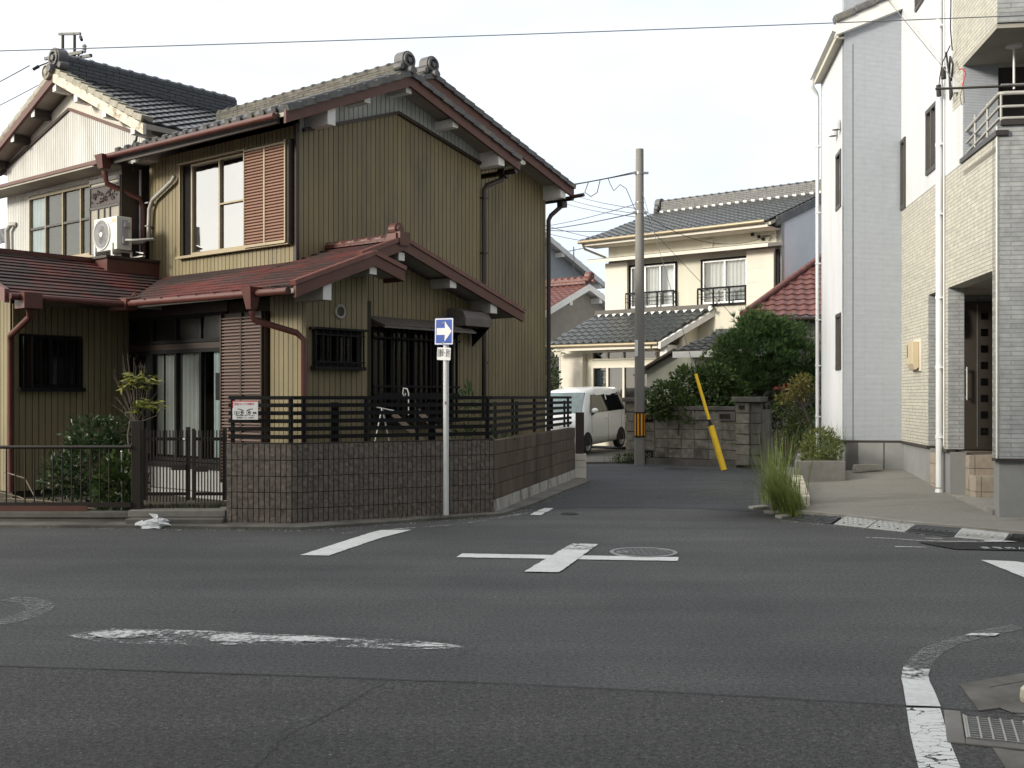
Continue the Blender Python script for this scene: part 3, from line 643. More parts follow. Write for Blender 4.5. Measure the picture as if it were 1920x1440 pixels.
# conduit up the wall from the air conditioner
m = MB(); m.tube([(-3.05, -.09, 5.33), (-3.12, -.10, 5.25), (-3.7, -.10, 5.0), (-3.80, -.1, 4.85), (-3.83, -.10, 4.35), (-3.90, -.18, 4.27), (-4.05, -.5, 4.25)], .036, 10)
for z in (4.95, 4.55): m.box(-3.88, -3.78, -.14, -.04, z, z + .02)
m.build('conduit', 'pvc_grey', HS)

# ---- white clad wing with the ridge running back
vw = -.25
wt = gline([(-8.9, 6.07), (-6.16, 6.92), (-3.62, 6.02)]); wt2 = gline([(-9.0, 6.15), (-6.1, 7.40), (-3.2, 6.10)])
m = MB(); m.prism([(-8.6, vw + .02, .2), (-4.08, vw + .02, .2), (-4.08, vw + .02, 5.66), (-3.62, vw + .02, 5.66), (-3.62, vw + .02, 5.98), (-6.1, vw + .02, 7.32), (-8.6, vw + .02, 6.3)], (0, 3.4, 0)); m.build('wall_core', 'plaster', HS)
m = MB(); rib_wall(m, LF(vw), -8.6, -3.66, 3.5, wt, .068, .012, .014, holes=[(-7.7, -4.06, 4.1, 5.5), (-4.07, -3.5, 3.3, 5.66)]); m.build('wall', 'white_siding', HS)
m = MB(); m.bar((-8.9, vw - .02, 6.07), (-6.16, vw - .02, 6.94), .05, .06, (0, 1, 0)); m.build('trim', 'dark_brown', HS)
m = MB(); m.bar((-6.16, vw - .02, 6.94), (-3.66, vw - .02, 6.05), .05, .06, (0, 1, 0)); m.build('trim', 'barge', HS)
r = MB(); tile_roof(r, (-3.2, -.6, 6.16), (0, 1, 0), (-2.9, 0, 1.36), 3.9, 13); tile_roof(r, (-9.0, -.6, 6.2), (0, 1, 0), (2.9, 0, 1.32), 3.9, 13); rw = r.build('roof', 'tile_dark', HS)
m = MB(); m.prism([(-9.0, -.58, 6.10), (-6.1, -.58, 7.42), (-3.2, -.58, 6.06), (-3.2, -.58, 6.15), (-6.1, -.58, 7.51), (-9.0, -.58, 6.19)], (0, 3.85, 0)); m.build('soffit', 'soffit', rw)
m = MB(); m.hexa([(-6.1, -.63, 7.35), (-6.1, -.57, 7.35), (-3.15, -.57, 5.95), (-3.15, -.63, 5.95), (-6.1, -.63, 7.53), (-6.1, -.57, 7.53), (-3.15, -.57, 6.12), (-3.15, -.63, 6.12)]); m.build('bargeboard', 'peeling', rw)
m = MB(); m.hexa([(-9.05, -.63, 6.03), (-9.05, -.57, 6.03), (-6.1, -.57, 7.36), (-6.1, -.63, 7.36), (-9.05, -.63, 6.2), (-9.05, -.57, 6.2), (-6.1, -.57, 7.53), (-6.1, -.63, 7.53)]); m.build('bargeboard', 'barge', rw)
m = MB()
for sg, e in ((1, -3.2), (-1, -9.0)):
    for i in range(12):
        f0, f1 = i / 12, (i + 1.1) / 12; p = V((e + (-6.1 - e) * f0, -.52, 6.16 + 1.36 * f0 + .07)); q = V((e + (-6.1 - e) * f1, -.52, 6.16 + 1.36 * f1 + .04)); m.bar(p, q, .22, .10)
m.build('verge_tiles', 'tile_pale', rw)
m = MB(); ridge(m, (-6.1, -.45, 7.5), (-6.1, 3.35, 7.5), .34, .26, layers=5); m.build('ridge', 'tile_dark', rw)
m = MB(); onigawara(m, (-6.1, -.52, 7.70), (0, -1, 0), .185); m.build('ridge_end_tile', 'tile_grey', rw)
m = MB(); m.lathe([(.001, .06), (.06, .06), (.07, .03), (.10, .03), (.11, .06), (.14, .05), (.15, -.05), (.001, -.05)], (-6.25, -.64, 7.56), 16, (0, -1, 0)); m.build('verge_disc', 'tile_pale', rw)
for u, z in ((-8.6, 6.22), (-7.75, 6.58), (-6.95, 6.93), (-6.15, 7.27), (-5.4, 6.95), (-4.45, 6.52), (-3.55, 6.09)):
    m = MB(); m.box(u - .065, u + .065, -.56, vw, z - .07, z + .07); p = m.build('purlin', 'dark_brown' if u < -6.3 else 'white_paint', HS)
    m = MB(); m.box(u - .06, u + .06, -.575, -.561, z - .065, z + .065); m.build('purlin_end', 'white_paint', p)
m = MB(); m.tube([(-3.45, -.55, 5.98), (-3.55, -.55, 5.8), (-3.7, -.5, 5.74), (-3.8, -.45, 5.85), (-3.75, -.4, 5.98)], .018, 8); m.build('cable_loop', 'cable', HS)
# small eave band above the wing window
m = MB(); m.hexa([(-9.2, -.75, 5.62), (-4.2, -.75, 5.62), (-4.2, vw, 5.70), (-9.2, vw, 5.70), (-9.2, -.75, 5.68), (-4.2, -.75, 5.68), (-4.2, vw, 5.86), (-9.2, vw, 5.86)]); he = m.build('eave_canopy', 'barge', HS)
m = MB(); m.box(-9.2, -4.2, -.73, vw - .02, 5.585, 5.615); m.build('soffit', 'soffit', he)
WW = LF(vw - .02)
wn = sash(WW, HS, -7.66, -5.1, 4.18, 5.45, 4, .032, .03, 'alu_brown', 'glass', back=-.25, inner='none')
curtain(frameW((0, vw - .02, 0), (1, 0, 0), (0, -1, 0)), wn, -7.6, -7.1, 4.2, 5.4, -.012 - .02, 'curtain_blue', 4, .008)
curtain(WW, wn, -7.0, -5.5, 4.2, 5.4, -.03, 'curtain_dark', 6, .004); m = MB(); m.wbox(WW, -7.6, -5.15, 4.82, 4.86, -.014, .02); m.build('sash_rail', 'alu_dark', wn)
m = MB(); m.wbox(WW, -7.75, -5.05, 4.10, 4.18, 0, .13); m.build('sill', 'alu_brown', wn)
m = MB(); m.wbox(WW, -5.05, -4.06, 4.12, 5.42, 0, .22); cb_ = m.build('shutter_box', 'tatami', HS)
m = MB()
for a0, a1, z0, z1 in ((-5.05, -4.06, 5.36, 5.43), (-5.05, -4.06, 5.28, 5.31), (-5.05, -4.06, 4.90, 4.94), (-5.05, -5.02, 4.12, 5.36), (-4.09, -4.06, 4.12, 5.36), (-4.78, -4.75, 4.12, 4.90), (-4.58, -4.55, 4.12, 4.90), (-4.40, -4.37, 4.12, 4.90), (-4.72, -4.09, 4.66, 4.675)): m.wbox(WW, a0, a1, z0, z1, .22, .24)
m.build('lattice', 'alu_dark', cb_)
m = MB(); random.seed(5); m.wbox(WW, -5.0, -4.11, 4.95, 5.27, .222, .228)
for i in range(60):
    a, z = random.uniform(-4.95, -4.15), random.uniform(5.0, 5.2); m.tube([WW(a, z, .235), WW(a + random.uniform(-.05, .05), z + random.uniform(-.05, .05), .24), WW(a + random.uniform(-.08, .08), z + random.uniform(-.03, .03), .235)], .007, 4)
m.build('carved_panel', 'dark_brown', cb_)
m = MB(); m.tube([(-8.2, vw - .02, 5.0), (-8.3, vw - .09, 5.0), (-8.42, vw - .1, 4.9), (-8.40, vw - .1, 4.5), (-8.42, vw - .1, 4.0)], .05, 8); m.build('conduit', 'pvc_grey', HS)
m = MB(); m.box(-4.075, -4.05, -.475, -.0, 3.96, 5.64); m.build('shade_panel', 'dark_brown', HS)  # dark board put on the return, its brown standing in for eave shadow
m = MB(); m.tube([(-4.02, -.14, 5.55), (-4.02, -.14, 3.9)], .022, 8); m.build('conduit', 'ac_grey', HS)

# ---- ground floor
R0 = 3.0
m = MB(); m.prism([(-.26, -1.03, .1), (1.47, -1.03, .1), (1.47, -1.03, 2.98), (-.26, -1.03, 2.98)], (0, 1.2, 0)); m.prism([(-2.92, -.80, .1), (-.26, -.80, .1), (-.26, -.80, 2.98), (-2.92, -.80, 2.98)], (0, .9, 0)); m.box(-2.92, -.26, -1.03, -.79, .1, .6); m.prism([(0, -1.0, .1), (1.47, -1.0, .1), (1.47, .04, .1), (1.17, .04, .1), (1.17, 2.89, .1), (0, 2.89, .1)], (0, 0, 2.9)); m.build('wall_core', 'olive_dark', HS)
m = MB(); rib_wall(m, LF(-1.05), .74, 1.47, .3, cst(3.0)); m.build('wall', 'olive', HS)
lg = gline([(-1.05, 3.05), (.63, 3.72), (2.95, 3.02)])
m = MB(); rib_wall(m, LG(1.49), -1.05, .06, .2, gline([(-1.05, 3.05), (-.2, 3.4), (.1, 3.3)]), holes=[(-.99, -.07, 2.0, 2.54)]); m.build('wall', 'olive', HS)
m = MB(); rib_wall(m, LG(1.19), .06, 2.91, .2, lg, holes=[(.34, 2.2, 1.2, 2.64)]); m.build('wall', 'olive', HS)
m = MB(); m.box(1.19, 1.505, .045, .062, .2, 3.15); m.bar((1.495, -1.05, .2), (1.495, -1.05, 3.05), .05, .05, (1, 0, 0)); m.build('trim', 'olive', HS)
# small grille window, large grille window with canopy
G1 = LG(1.50); w1 = sash(G1, HS, -.96, -.10, 2.03, 2.51, 2, .04, .04, 'metal_black', 'glass_dull', back=-.04)
m = MB(); m.wbox(G1, -1.0, -.06, 1.97, 2.02, .02, .12); m.wbox(G1, -1.02, -.04, 2.52, 2.55, 0, .14); m.wbox(G1, -.98, -.08, 2.44, 2.46, .10, .12); m.wbox(G1, -.98, -.08, 2.07, 2.09, .10, .12)
for i in range(8): s = -.97 + i * .125; m.wbox(G1, s - .01, s + .01, 2.0, 2.54, .09, .11)
m.build('grille', 'metal_black', w1)
G2 = LG(1.20); w2 = sash(G2, HS, .36, 2.18, 1.22, 2.62, 4, .05, .05, 'metal_black', 'glass_dull', back=-.025)
m = MB(); m.wbox(G2, .33, 2.21, 1.60, 1.66, .05, .16); m.wbox(G2, .33, 2.21, 2.46, 2.49, .13, .16); m.wbox(G2, .33, 2.21, 1.74, 1.77, .13, .16); m.wbox(G2, .33, 2.21, 1.2, 1.24, .05, .16)
for i in range(16): s = .35 + i * .122; m.wbox(G2, s - .012, s + .012, 1.22, 2.62, .10, .13)
m.build('grille', 'metal_black', w2)
m = MB()
for i in range(4):
    a, b = .30 + i * .49, .30 + (i + 1) * .49 - .012; m.hexa([G2(a, 2.74, 0), G2(b, 2.74, 0), G2(b, 2.62, .42), G2(a, 2.62, .42), G2(a, 2.80, 0), G2(b, 2.80, 0), G2(b, 2.645, .43), G2(a, 2.645, .43)])
m.wbox(G2, .28, 2.28, 2.60, 2.63, .40, .44); m.build('canopy', 'canopy_metal', w2)
m = MB(); m.tube([G2(.26, 2.28, .03), G2(.3, 2.28, .08), G2(.33, 2.28, .08)], .012, 6); m.build('bracket', 'metal_black', w2); m = MB(); m.tube([G2(.26, 1.95, .03), G2(.3, 1.95, .08), G2(.33, 1.95, .08)], .012, 6); m.build('bracket', 'metal_black', w2)
# range hood outlet, round vent
m = MB(); pr = [(0, 3.0), (.22, 3.0), (.36, 2.95), (.42, 2.84), (.42, 2.72), (0, 2.72)]; m.prism([G2(2.05, z, d) for d, z in pr], (0, .62, 0)); hv = m.build('vent_hood', 'canopy_metal', HS)
m = MB(); m.prism([G2(2.07, 2.715, .02), G2(2.07, 2.715, .41), G2(2.07, 2.42, .04)], (0, .02, 0)); m.build('side_plate', 'metal_black', hv); m = MB(); m.prism([G2(2.63, 2.715, .02), G2(2.63, 2.715, .41), G2(2.63, 2.42, .04)], (0, .02, 0)); m.build('side_plate', 'metal_black', hv)
m = MB(); m.lathe([(.07, 0), (.07, .03), (.09, .035), (.105, .02), (.105, 0)], G1(-.47, 2.79, .01), 20, (1, 0, 0)); rvn = m.build('round_vent', 'pvc_grey', HS)
m = MB()
for i in range(5): m.wbox(G1, -.53, -.41, 2.74 + i * .022, 2.752 + i * .022, .012, .025)
m.lathe([(.001, .012), (.068, .012)], G1(-.47, 2.79, .0), 16, (1, 0, 0)); m.build('louvre', 'alu_dark', rvn)
# low red roof
m = MB(); SL = .375
zz = lambda v: 3.04 + SL * (v + 1.65)
tile_roof(m, (-3.6, -1.65, 3.04), (1, 0, 0), (0, 1.65, SL * 1.65), 3.6, 9, amp=0, step=.022, s0=lambda t: 1.7 * (1 - t))
tile_roof(m, (0, -1.65, 3.04), (1, 0, 0), (0, 2.28, SL * 2.28), 2.0, 13, amp=0, step=.022, s1=lambda t: 2.0 if t < .60 else 1.65)
tile_roof(m, (0, 3.44, 3.0), (1, 0, 0), (0, -2.81, zz(.63) - 3.0), 1.65, 14, amp=0, step=.022)
tile_roof(m, (1.3, .30, 3.40), (1, 0, 0), (0, -.57, zz(-.27) - 3.40), .7, 3, amp=0, step=.022)
lr = m.build('lower_roof', 'red_slate', HS)
m = MB(); m.prism([(0, -1.6, 2.94), (0, .63, zz(.63) - .08), (0, 3.4, 2.92), (0, 3.4, 2.99), (0, .63, zz(.63) - .01), (0, -1.6, 3.03)], (1.6, 0, 0)); m.prism([(-2.4, -1.6, 2.94), (0, -1.6, 2.94), (0, 0, 3.5), (-3.6, 0, 3.5)], (0, 0, .07))
m.prism([(1.55, -1.6, 2.94), (1.55, -.27, zz(-.27) - .10), (1.55, .28, 3.30), (1.55, .28, 3.38), (1.55, -.27, zz(-.27) - .01), (1.55, -1.6, 3.03)], (.4, 0, 0)); m.build('soffit', 'soffit', lr)
m = MB()
def verge(u, pts, hh=.15):
    for (v0, z0), (v1, z1) in zip(pts, pts[1:]): m.hexa([(u - .03, v0, z0 - hh), (u + .02, v0, z0 - hh), (u + .02, v1, z1 - hh), (u - .03, v1, z1 - hh), (u - .03, v0, z0), (u + .02, v0, z0), (u + .02, v1, z1), (u - .03, v1, z1)])
verge(1.65, [(-.2, zz(-.2)), (.63, zz(.63)), (3.44, 3.0)]); verge(2.0, [(-1.66, 3.03), (-.27, zz(-.27)), (.31, 3.39)]); m.box(1.62, 2.0, .27, .31, 3.24, 3.38); m.build('bargeboard', 'barge', lr)
m = MB()
for u, pts in ((1.63, [(-.2, zz(-.2)), (.63, zz(.63)), (3.47, 2.99)]), (1.98, [(-1.68, 3.03), (-.27, zz(-.27)), (.33, 3.39)])):
    for (v0, z0), (v1, z1) in zip(pts, pts[1:]): m.bar((u, v0, z0 + .035), (u, v1, z1 + .035), .12, .06)
m.build('verge_cap', 'tile_red', lr)
m = MB(); ridge(m, (.02, .63, zz(.63)), (1.5, .63, zz(.63)), .06, .17, layers=2, capr=.05); m.build('ridge', 'brown_metal', lr)
m = MB(); m.box(1.45, 1.64, .50, .76, zz(.63), zz(.63) + .10); m.lathe([(.001, .08), (.05, .08), (.065, .05), (.098, .05), (.10, -.08), (.001, -.08)], (1.53, .63, zz(.63) + .17), 18, (1, 0, 0)); m.box(1.60, 1.70, .53, .73, zz(.63) - .08, zz(.63) + .12); m.build('ridge_end_tile', 'brown_metal', lr)
for u0, u1, v, z, wy, hz in ((1.4, 1.97, -1.10, 3.04, .14, .31), (1.4, 1.97, -.27, 3.36, .13, .13), (1.1, 1.62, .63, 3.66, .12, .12), (1.1, 1.62, 1.75, 3.36, .14, .15), (1.1, 1.62, 2.72, 3.06, .16, .22)):
    m = MB(); m.box(u0, u1, v - wy / 2, v + wy / 2, z - hz / 2, z + hz / 2); p = m.build('purlin', 'soffit', HS)
    m = MB(); m.box(u1 + .001, u1 + .012, v - wy / 2, v + wy / 2, z - hz / 2, z + hz / 2); m.build('purlin_end', 'white_paint', p)
m = MB(); m.tube([(-1.9, -1.73, 3.0), (1.95, -1.73, 2.96)], .05, 10)
for i in range(9): u = -1.7 + i * .42; m.bar((u, -1.79, 3.03), (u, -1.66, 3.04), .018, .012)
m.build('gutter', 'brown_metal', HS)
m = MB(); m.hexa([(1.17, -1.80, 2.76), (1.27, -1.80, 2.76), (1.27, -1.70, 2.76), (1.17, -1.70, 2.76), (1.12, -1.85, 3.05), (1.32, -1.85, 3.05), (1.32, -1.66, 3.05), (1.12, -1.66, 3.05)])
m.tube([(1.22, -1.75, 2.74), (1.23, -1.72, 2.62), (1.5, -1.22, 2.46), (1.55, -1.13, 2.36), (1.55, -1.13, .2)], .045, 10); m.build('downpipe', 'brown_metal', HS)
# low front: sliding doors, transom, shutter, step
DF = LF(-1.05)
dw = sash(DF, HS, -2.85, -.28, .62, 2.32, 4, .05, .02, 'metal_black', 'glass', name='sliding_door', back=-.2)
curtain(DF, dw, -2.5, -2.0, .7, 2.28, -.07, 'curtain_dim', 3, .01); curtain(DF, dw, -1.95, -.9, .7, 2.28, -.07, 'curtain_dim', 9, .008); curtain(DF, dw, -.66, -.33, .7, 2.28, -.05, 'curtain_blue', 4, .012)
sash(DF, HS, -2.85, -.28, 2.42, 2.85, 4, .05, .02, 'metal_black', 'glass_frost', name='transom', back=-.08)
m = MB(); m.wbox(DF, -.26, .72, .35, 2.80, 0, .10); sb = m.build('shutter_box', 'dark_brown', HS)
m = MB()
for a0, a1 in ((-.23, .20), (.24, .67)):
    z = .40
    while z < 2.74:
        m.hexa([DF(a0, z, .10), DF(a1, z, .10), DF(a1, z + .012, .13), DF(a0, z + .012, .13), DF(a0, z + .034, .10), DF(a1, z + .034, .10), DF(a1, z + .032, .13), DF(a0, z + .032, .13)]); z += .047
m.build('louvre', 'shutter_low', sb)
m = MB(); m.wbox(DF, .20, .24, .36, 2.8, .10, .135); m.wbox(DF, .67, .70, .36, 2.8, .10, .14); m.wbox(DF, -.26, -.23, .36, 2.8, .10, .14); m.build('shutter_frame', 'dark_brown', sb)
m = MB(); m.wbox(DF, -.42, -.30, 1.55, 1.95, .02, .10); m.build('letter_box', 'metal_black', HS)
m = MB()
for i in range(7): m.wbox(DF, -2.5 + i * .4, -2.11 + i * .4, .2, .52, .0, .06); m.wbox(DF, -2.5 + i * .4, -2.11 + i * .4, .05, .19, .0, .12)
m.build('foundation', 'foundation', HS); m = MB(); m.wbox(DF, -2.88, -.2, .53, .61, 0, .10); m.build('door_sill', 'metal_black', HS)
m = MB(); m.wbox(DF, -2.9, -.27, 2.85, 3.02, -.1, .0); m.wbox(DF, -2.9, -.27, 2.325, 2.415, -.1, .0); m.build('lintel', 'dark_brown', HS)
# left wing running towards the street
m = MB(); m.box(-8.0, -2.92, -2.93, -1.05, .1, 2.98); m.build('wall_core', 'olive_dark', HS)
m = MB(); rib_wall(m, LG(-2.9), -2.95, -1.05, .2, cst(2.98), holes=[(-2.84, -1.88, 1.73, 2.54)]); m.build('wall', 'olive', HS)
m = MB(); rib_wall(m, LF(-2.95), -6.0, -2.9, .2, gline([(-6.0, 3.0), (-4.1, 3.75), (-2.9, 3.25)])); m.build('wall', 'olive', HS)
G3 = LG(-2.89); w3 = sash(G3, HS, -2.82, -1.90, 1.75, 2.52, 2, .04, .03, 'metal_black', 'glass_dull', back=-.02)
m = MB(); m.wbox(G3, -2.87, -1.85, 1.68, 1.74, .02, .12)
for i in range(8): s = -2.82 + i * .131; m.wbox(G3, s - .01, s + .01, 1.72, 2.5, .09, .11)
m.build('grille', 'metal_black', w3)
m = MB(); tile_roof(m, (-1.9, -3.5, 3.04), (0, 1, 0), (-2.2, 0, .82), 3.3, 12, amp=0, step=.022, s1=lambda t: 1.85 + 2.2 * t); tile_roof(m, (-6.3, -3.5, 3.04), (0, 1, 0), (2.2, 0, .82), 3.3, 12, amp=0, step=.022); wr = m.build('lower_roof', 'red_slate', HS)
m = MB(); m.bar((-4.1, -3.5, 3.9), (-4.1, -.3, 3.9), .14, .07); m.build('ridge', 'brown_metal', wr)
m = MB(); m.prism([(-1.95, -3.45, 2.95), (-4.1, -3.45, 3.75), (-6.3, -3.45, 2.95), (-6.3, -3.45, 3.02), (-4.1, -3.45, 3.83), (-1.95, -3.45, 3.02)], (0, 3.2, 0)); m.build('soffit', 'soffit', wr)
m = MB(); m.hexa([(-1.88, -3.55, 2.9), (-1.88, -3.48, 2.9), (-4.1, -3.48, 3.72), (-4.1, -3.55, 3.72), (-1.88, -3.55, 3.09), (-1.88, -3.48, 3.09), (-4.1, -3.48, 3.92), (-4.1, -3.55, 3.92)]); m.build('bargeboard', 'tile_red', wr)
m = MB(); m.tube([(-1.83, -3.5, 2.99), (-1.83, -1.7, 2.99)], .05, 8); m.box(-1.98, -1.70, -3.36, -3.1, 2.83, 3.05); m.tube([(-1.84, -3.23, 2.85), (-1.86, -3.2, 2.72), (-2.75, -3.04, 2.5), (-2.83, -3.0, 2.4), (-2.83, -3.0, .2)], .045, 8); m.hexa([(-2.2, -1.8, 2.9), (-1.75, -1.8, 2.9), (-1.75, -1.6, 2.9), (-2.2, -1.6, 2.9), (-2.3, -1.75, 3.12), (-1.72, -1.8, 3.06), (-1.72, -1.55, 3.1), (-2.3, -1.5, 3.14)]); m.build('gutter', 'brown_metal', HS)
m = MB(); m.box(-5.2, -3.62, -1.0, -.02, 3.35, 3.90); fb = m.build('flashing', 'brown_metal', HS); m = MB(); m.box(-5.25, -3.58, -1.04, -.03, 3.905, 3.95); m.build('flashing_cap', 'dark_brown', fb)

# ------------------------------------------------------------------ air conditioner on the low roof (same local frame as the house)
def at_house(u, v, z): return HS_M @ V((u, v, z))
HS_M = Matrix.Translation((-3.28, 16.6, 0)) @ Matrix.Rotation(-TH, 4, 'Z')
AC = thing('air_conditioner', 'white outdoor air conditioner unit on a metal stand above the red lower roof', 'air conditioner', at_house(-4.02, -.66, 3.955), -TH)
m = MB(); m.box(-.36, .36, -.14, .14, .12, .68); body = m.build('body', 'ac_white', AC, bevel=.012)
m = MB(); m.lathe([(.001, .012), (.05, .012), (.052, .004), (.215, .004), (.235, .016), (.25, .004)], (-.10, -.141, .40), 32, (0, -1, 0)); fg = m.build('fan_grille', 'ac_grey', AC)
m = MB()
for i in range(44): a = 2 * math.pi * i / 44; m.bar((-.10 + .05 * math.cos(a), -.158, .40 + .05 * math.sin(a)), (-.10 + .225 * math.cos(a), -.156, .40 + .225 * math.sin(a)), .004, .004, (0, 1, 0))
for r_ in (.10, .15, .20): m.tube([(-.10 + r_ * math.cos(a * rad(15)), -.158, .40 + r_ * math.sin(a * rad(15))) for a in range(25)], .003, 4)
m.build('guard_wires', 'metal_grey', fg)
m = MB(); m.lathe([(.001, .022), (.042, .02), (.046, .012)], (-.10, -.145, .40), 20, (0, -1, 0)); m.build('hub', 'ac_white', fg)
m = MB(); m.lathe([(.236, .0), (.245, .02), (.262, .018), (.265, .0)], (-.10, -.141, .40), 36, (0, -1, 0)); m.build('rim', 'ac_white', fg)
m = MB(); m.box(.20, .32, -.143, -.1405, .58, .64); m.build('maker_label', 'beige_plastic', AC)
m = MB(); m.box(.361, .40, -.05, .06, .22, .34); m.box(.361, .385, -.06, .05, .34, .62); m.box(.361, .41, -.02, .08, .50, .58); m.build('valve_cover', 'ac_grey', AC)
m = MB(); m.tube([(.40, .0, .28), (.5, -.02, .27), (.62, .02, .26), (.75, .30, .30)], .022, 8); m.tube([(.40, .04, .25), (.52, .0, .26), (.62, .04, .25), (.75, .32, .29)], .016, 8); m.build('pipes', 'pvc_grey', AC)
for x in (-.30, .24):
    m = MB(); m.bar((x, -.16, .0), (x, -.16, .24), .045, .012, (0, 1, 0)); m.bar((x, -.17, .10), (x, .2, .10), .04, .02); m.bar((x, .2, .0), (x, .2, .12), .04, .02, (0, 1, 0)); m.build('stand_leg', 'ac_white', AC)
m = MB(); m.bar((-.5, -.17, .012), (.36, -.17, .012), .05, .02); m.bar((-.4, .2, .012), (.62, .2, .012), .05, .02); m.bar((.40, .2, .10), (.62, .2, .06), .02, .02); m.build('stand_rail', 'ac_white', AC)

# ------------------------------------------------------------------ block wall round the corner plot
BW = thing('block_wall', 'brown block wall, ribbed at the front corner, under the black slatted fence', 'wall', (-2.7, 13.45, 0))
def seg_frame(p, q):
    a = V((q[0] - p[0], q[1] - p[1], 0)); L = a.length; a.normalize(); n = V((a.y, -a.x, 0)); o = V((p[0] + 2.7, p[1] - 13.45, 0)); return frameW(o, a, n), L
P0, P1, P2, P3 = (-3.54, 13.56), (-2.70, 13.42), (-.25, 14.80), (1.20, 21.0)
random.seed(11)
for p, q in ((P0, P1), (P1, P2)):
    Wn, L = seg_frame(p, q); c = MB(); c.wbox(Wn, -.0, L, .0, 1.005, -.13, -.012); c.wbox(Wn, 0, L, 1.006, 1.03, -.13, .005); c.build('wall_core', 'groove', BW)
    m = MB(); nr = int(L / .066)
    for k in range(5):
        for i in range(nr):
            a = i * L / nr + .005; b = (i + 1) * L / nr - .006; z0 = .025 + k * .2; j = lambda: random.uniform(-.005, .006)
            n = 4
            for t in range(n):
                za, zb = z0 + .19 * t / n, z0 + .19 * (t + 1) / n
                d0 = [j(), j()] if t == 0 else d1; d1 = [j(), j()]
                m.hexa([Wn(a, za, -.02), Wn(b, za, -.02), Wn(b, za, .008 + d0[1]), Wn(a, za, .008 + d0[0]), Wn(a, zb, -.02), Wn(b, zb, -.02), Wn(b, zb, .008 + d1[1]), Wn(a, zb, .008 + d1[0])])
    m.build('ribbed_blocks', 'rib_block', BW)
Wn, L = seg_frame(P2, P3); c = MB(); c.wbox(Wn, 0, L, -.0, 1.005, -.13, -.008); c.build('wall_core', 'groove', BW)
m = MB()
for k in range(4):
    n = 15
    for i in range(-1, n):
        a = max(0, (i + (k % 2) * .5) * L / n); b = min(L, (i + 1 + (k % 2) * .5) * L / n)
        if b - a > .05: d = random.uniform(-.002, .003); m.wbox(Wn, a + .004, b - .004, .215 + k * .2, .407 + k * .2, -.1, .010 + d)
m.build('smooth_blocks', 'flat_block', BW, bevel=.004)
m = MB()
for i in range(24):
    a, b = i * L / 24, (i + 1) * L / 24; z = .205; m.hexa([Wn(a, 0, -.05), Wn(b, 0, -.05), Wn(b, 0, .03), Wn(a, 0, .03), Wn(a, z, -.05), Wn(b, z, -.05), Wn(b, z, .012), Wn(a, z, .012)])
m.build('footing', 'footing', BW)
EP = thing('end_pillar', 'small pale block pillar with a brown post at the far end of the block wall', 'pillar', (1.31, 21.15, 0))
m = MB(); m.box(-.10, .12, -.12, .12, 0, .24); m.box(-.098, .118, -.118, .118, .246, .37); m.box(-.10, .12, -.12, .12, .376, .50); m.build('blocks', 'plaster', EP, bevel=.006)
m = MB(); m.box(-.08, .08, -.08, .08, .505, 1.30); m.build('post', 'dark_brown', EP)
# ------------------------------------------------------------------ slatted fence on the wall
FN = thing('slat_fence', 'black horizontal slat fence standing on the brown block wall', 'fence', (-2.7, 13.45, 1.03))
def fseg(p, q, posts):
    Wn, L = seg_frame(p, q)
    for z0, z1 in [(.535, .58)] + [(.44 - i * .098, .49 - i * .098) for i in range(5)]:
        m = MB(); m.wbox(Wn, 0, L, z0, z1, -.075, -.055); m.build('slat', 'metal_black', FN)
    for s in posts:
        m = MB(); m.wbox(Wn, s - .02, s + .02, .0, .56, -.115, -.077); m.build('post', 'metal_black', FN)
fseg(P0, P1, (.04, .80)); fseg(P1, P2, (.18, 1.0, 1.72, 2.76)); fseg(P2, P3, (.06, 1.55, 3.1, 4.6, 6.2))
for p, q in ((P1, P2), (P2, P3)):
    Wn, L = seg_frame(p, q); s = .6
    while s < L: m = MB(); m.wbox(Wn, s - .05, s + .05, .0, .50, -.14, -.118); m.build('brace', 'metal_black', FN); s += 1.35
NB = thing('notice_board', 'white security notice with two drawn staring eyes hung on the black slats', 'sign', (-3.28, 13.45, 1.435), math.atan2(-.14, .84))
m = MB(); m.box(-.165, .165, -.006, 0, -.115, .115); m.build('panel', 'sign_white', NB)
m = MB(); m.box(-.165, .165, -.0066, -.0061, .104, .114); m.box(-.165, -.155, -.0066, -.0061, .03, .103); m.build('red_edge', 'sign_red', NB)
Mx = lambda x, z: MW((x, -.0075, z), (1, 0, 0), (0, -1, 0))
text_mesh('red_lettering', '防犯カメラ作動中', .033, 'sign_red', NB, Mx(-.01, .075), .0004)
text_mesh('lettering', '住民の皆様で見守っています', .019, 'ink', NB, Mx(0, -.066), .0004); text_mesh('lettering', '地域防犯パトロール実施中', .019, 'ink', NB, Mx(0, -.094), .0004)
for sx in (-1, 1):
    m = MB(); cx = sx * .047
    m.prism([(cx + .030 * math.cos(a * .4), -.0072, -.030 + .026 * math.sin(a * .4)) for a in range(16)], (0, .0008, 0)); ey = m.build('eye', 'ink', NB)
    m = MB(); m.prism([(cx + .024 * math.cos(a * .4), -.0082, -.030 + .020 * math.sin(a * .4)) for a in range(16)], (0, .0008, 0)); m.build('white', 'sign_white', ey)
    m = MB(); m.prism([(cx + .004 + .014 * math.cos(a * .4), -.0092, -.028 + .014 * math.sin(a * .4)) for a in range(16)], (0, .0008, 0)); m.build('pupil', 'ink', ey)
    m = MB(); m.prism([(sx * .014, -.0076, -.006), (sx * .05, -.0076, .014), (sx * .10, -.0076, .020), (sx * .10, -.0076, .012), (sx * .05, -.0076, .004), (sx * .018, -.0076, -.012)], (0, .0008, 0)); m.build('eyebrow', 'ink', NB)
m = MB()
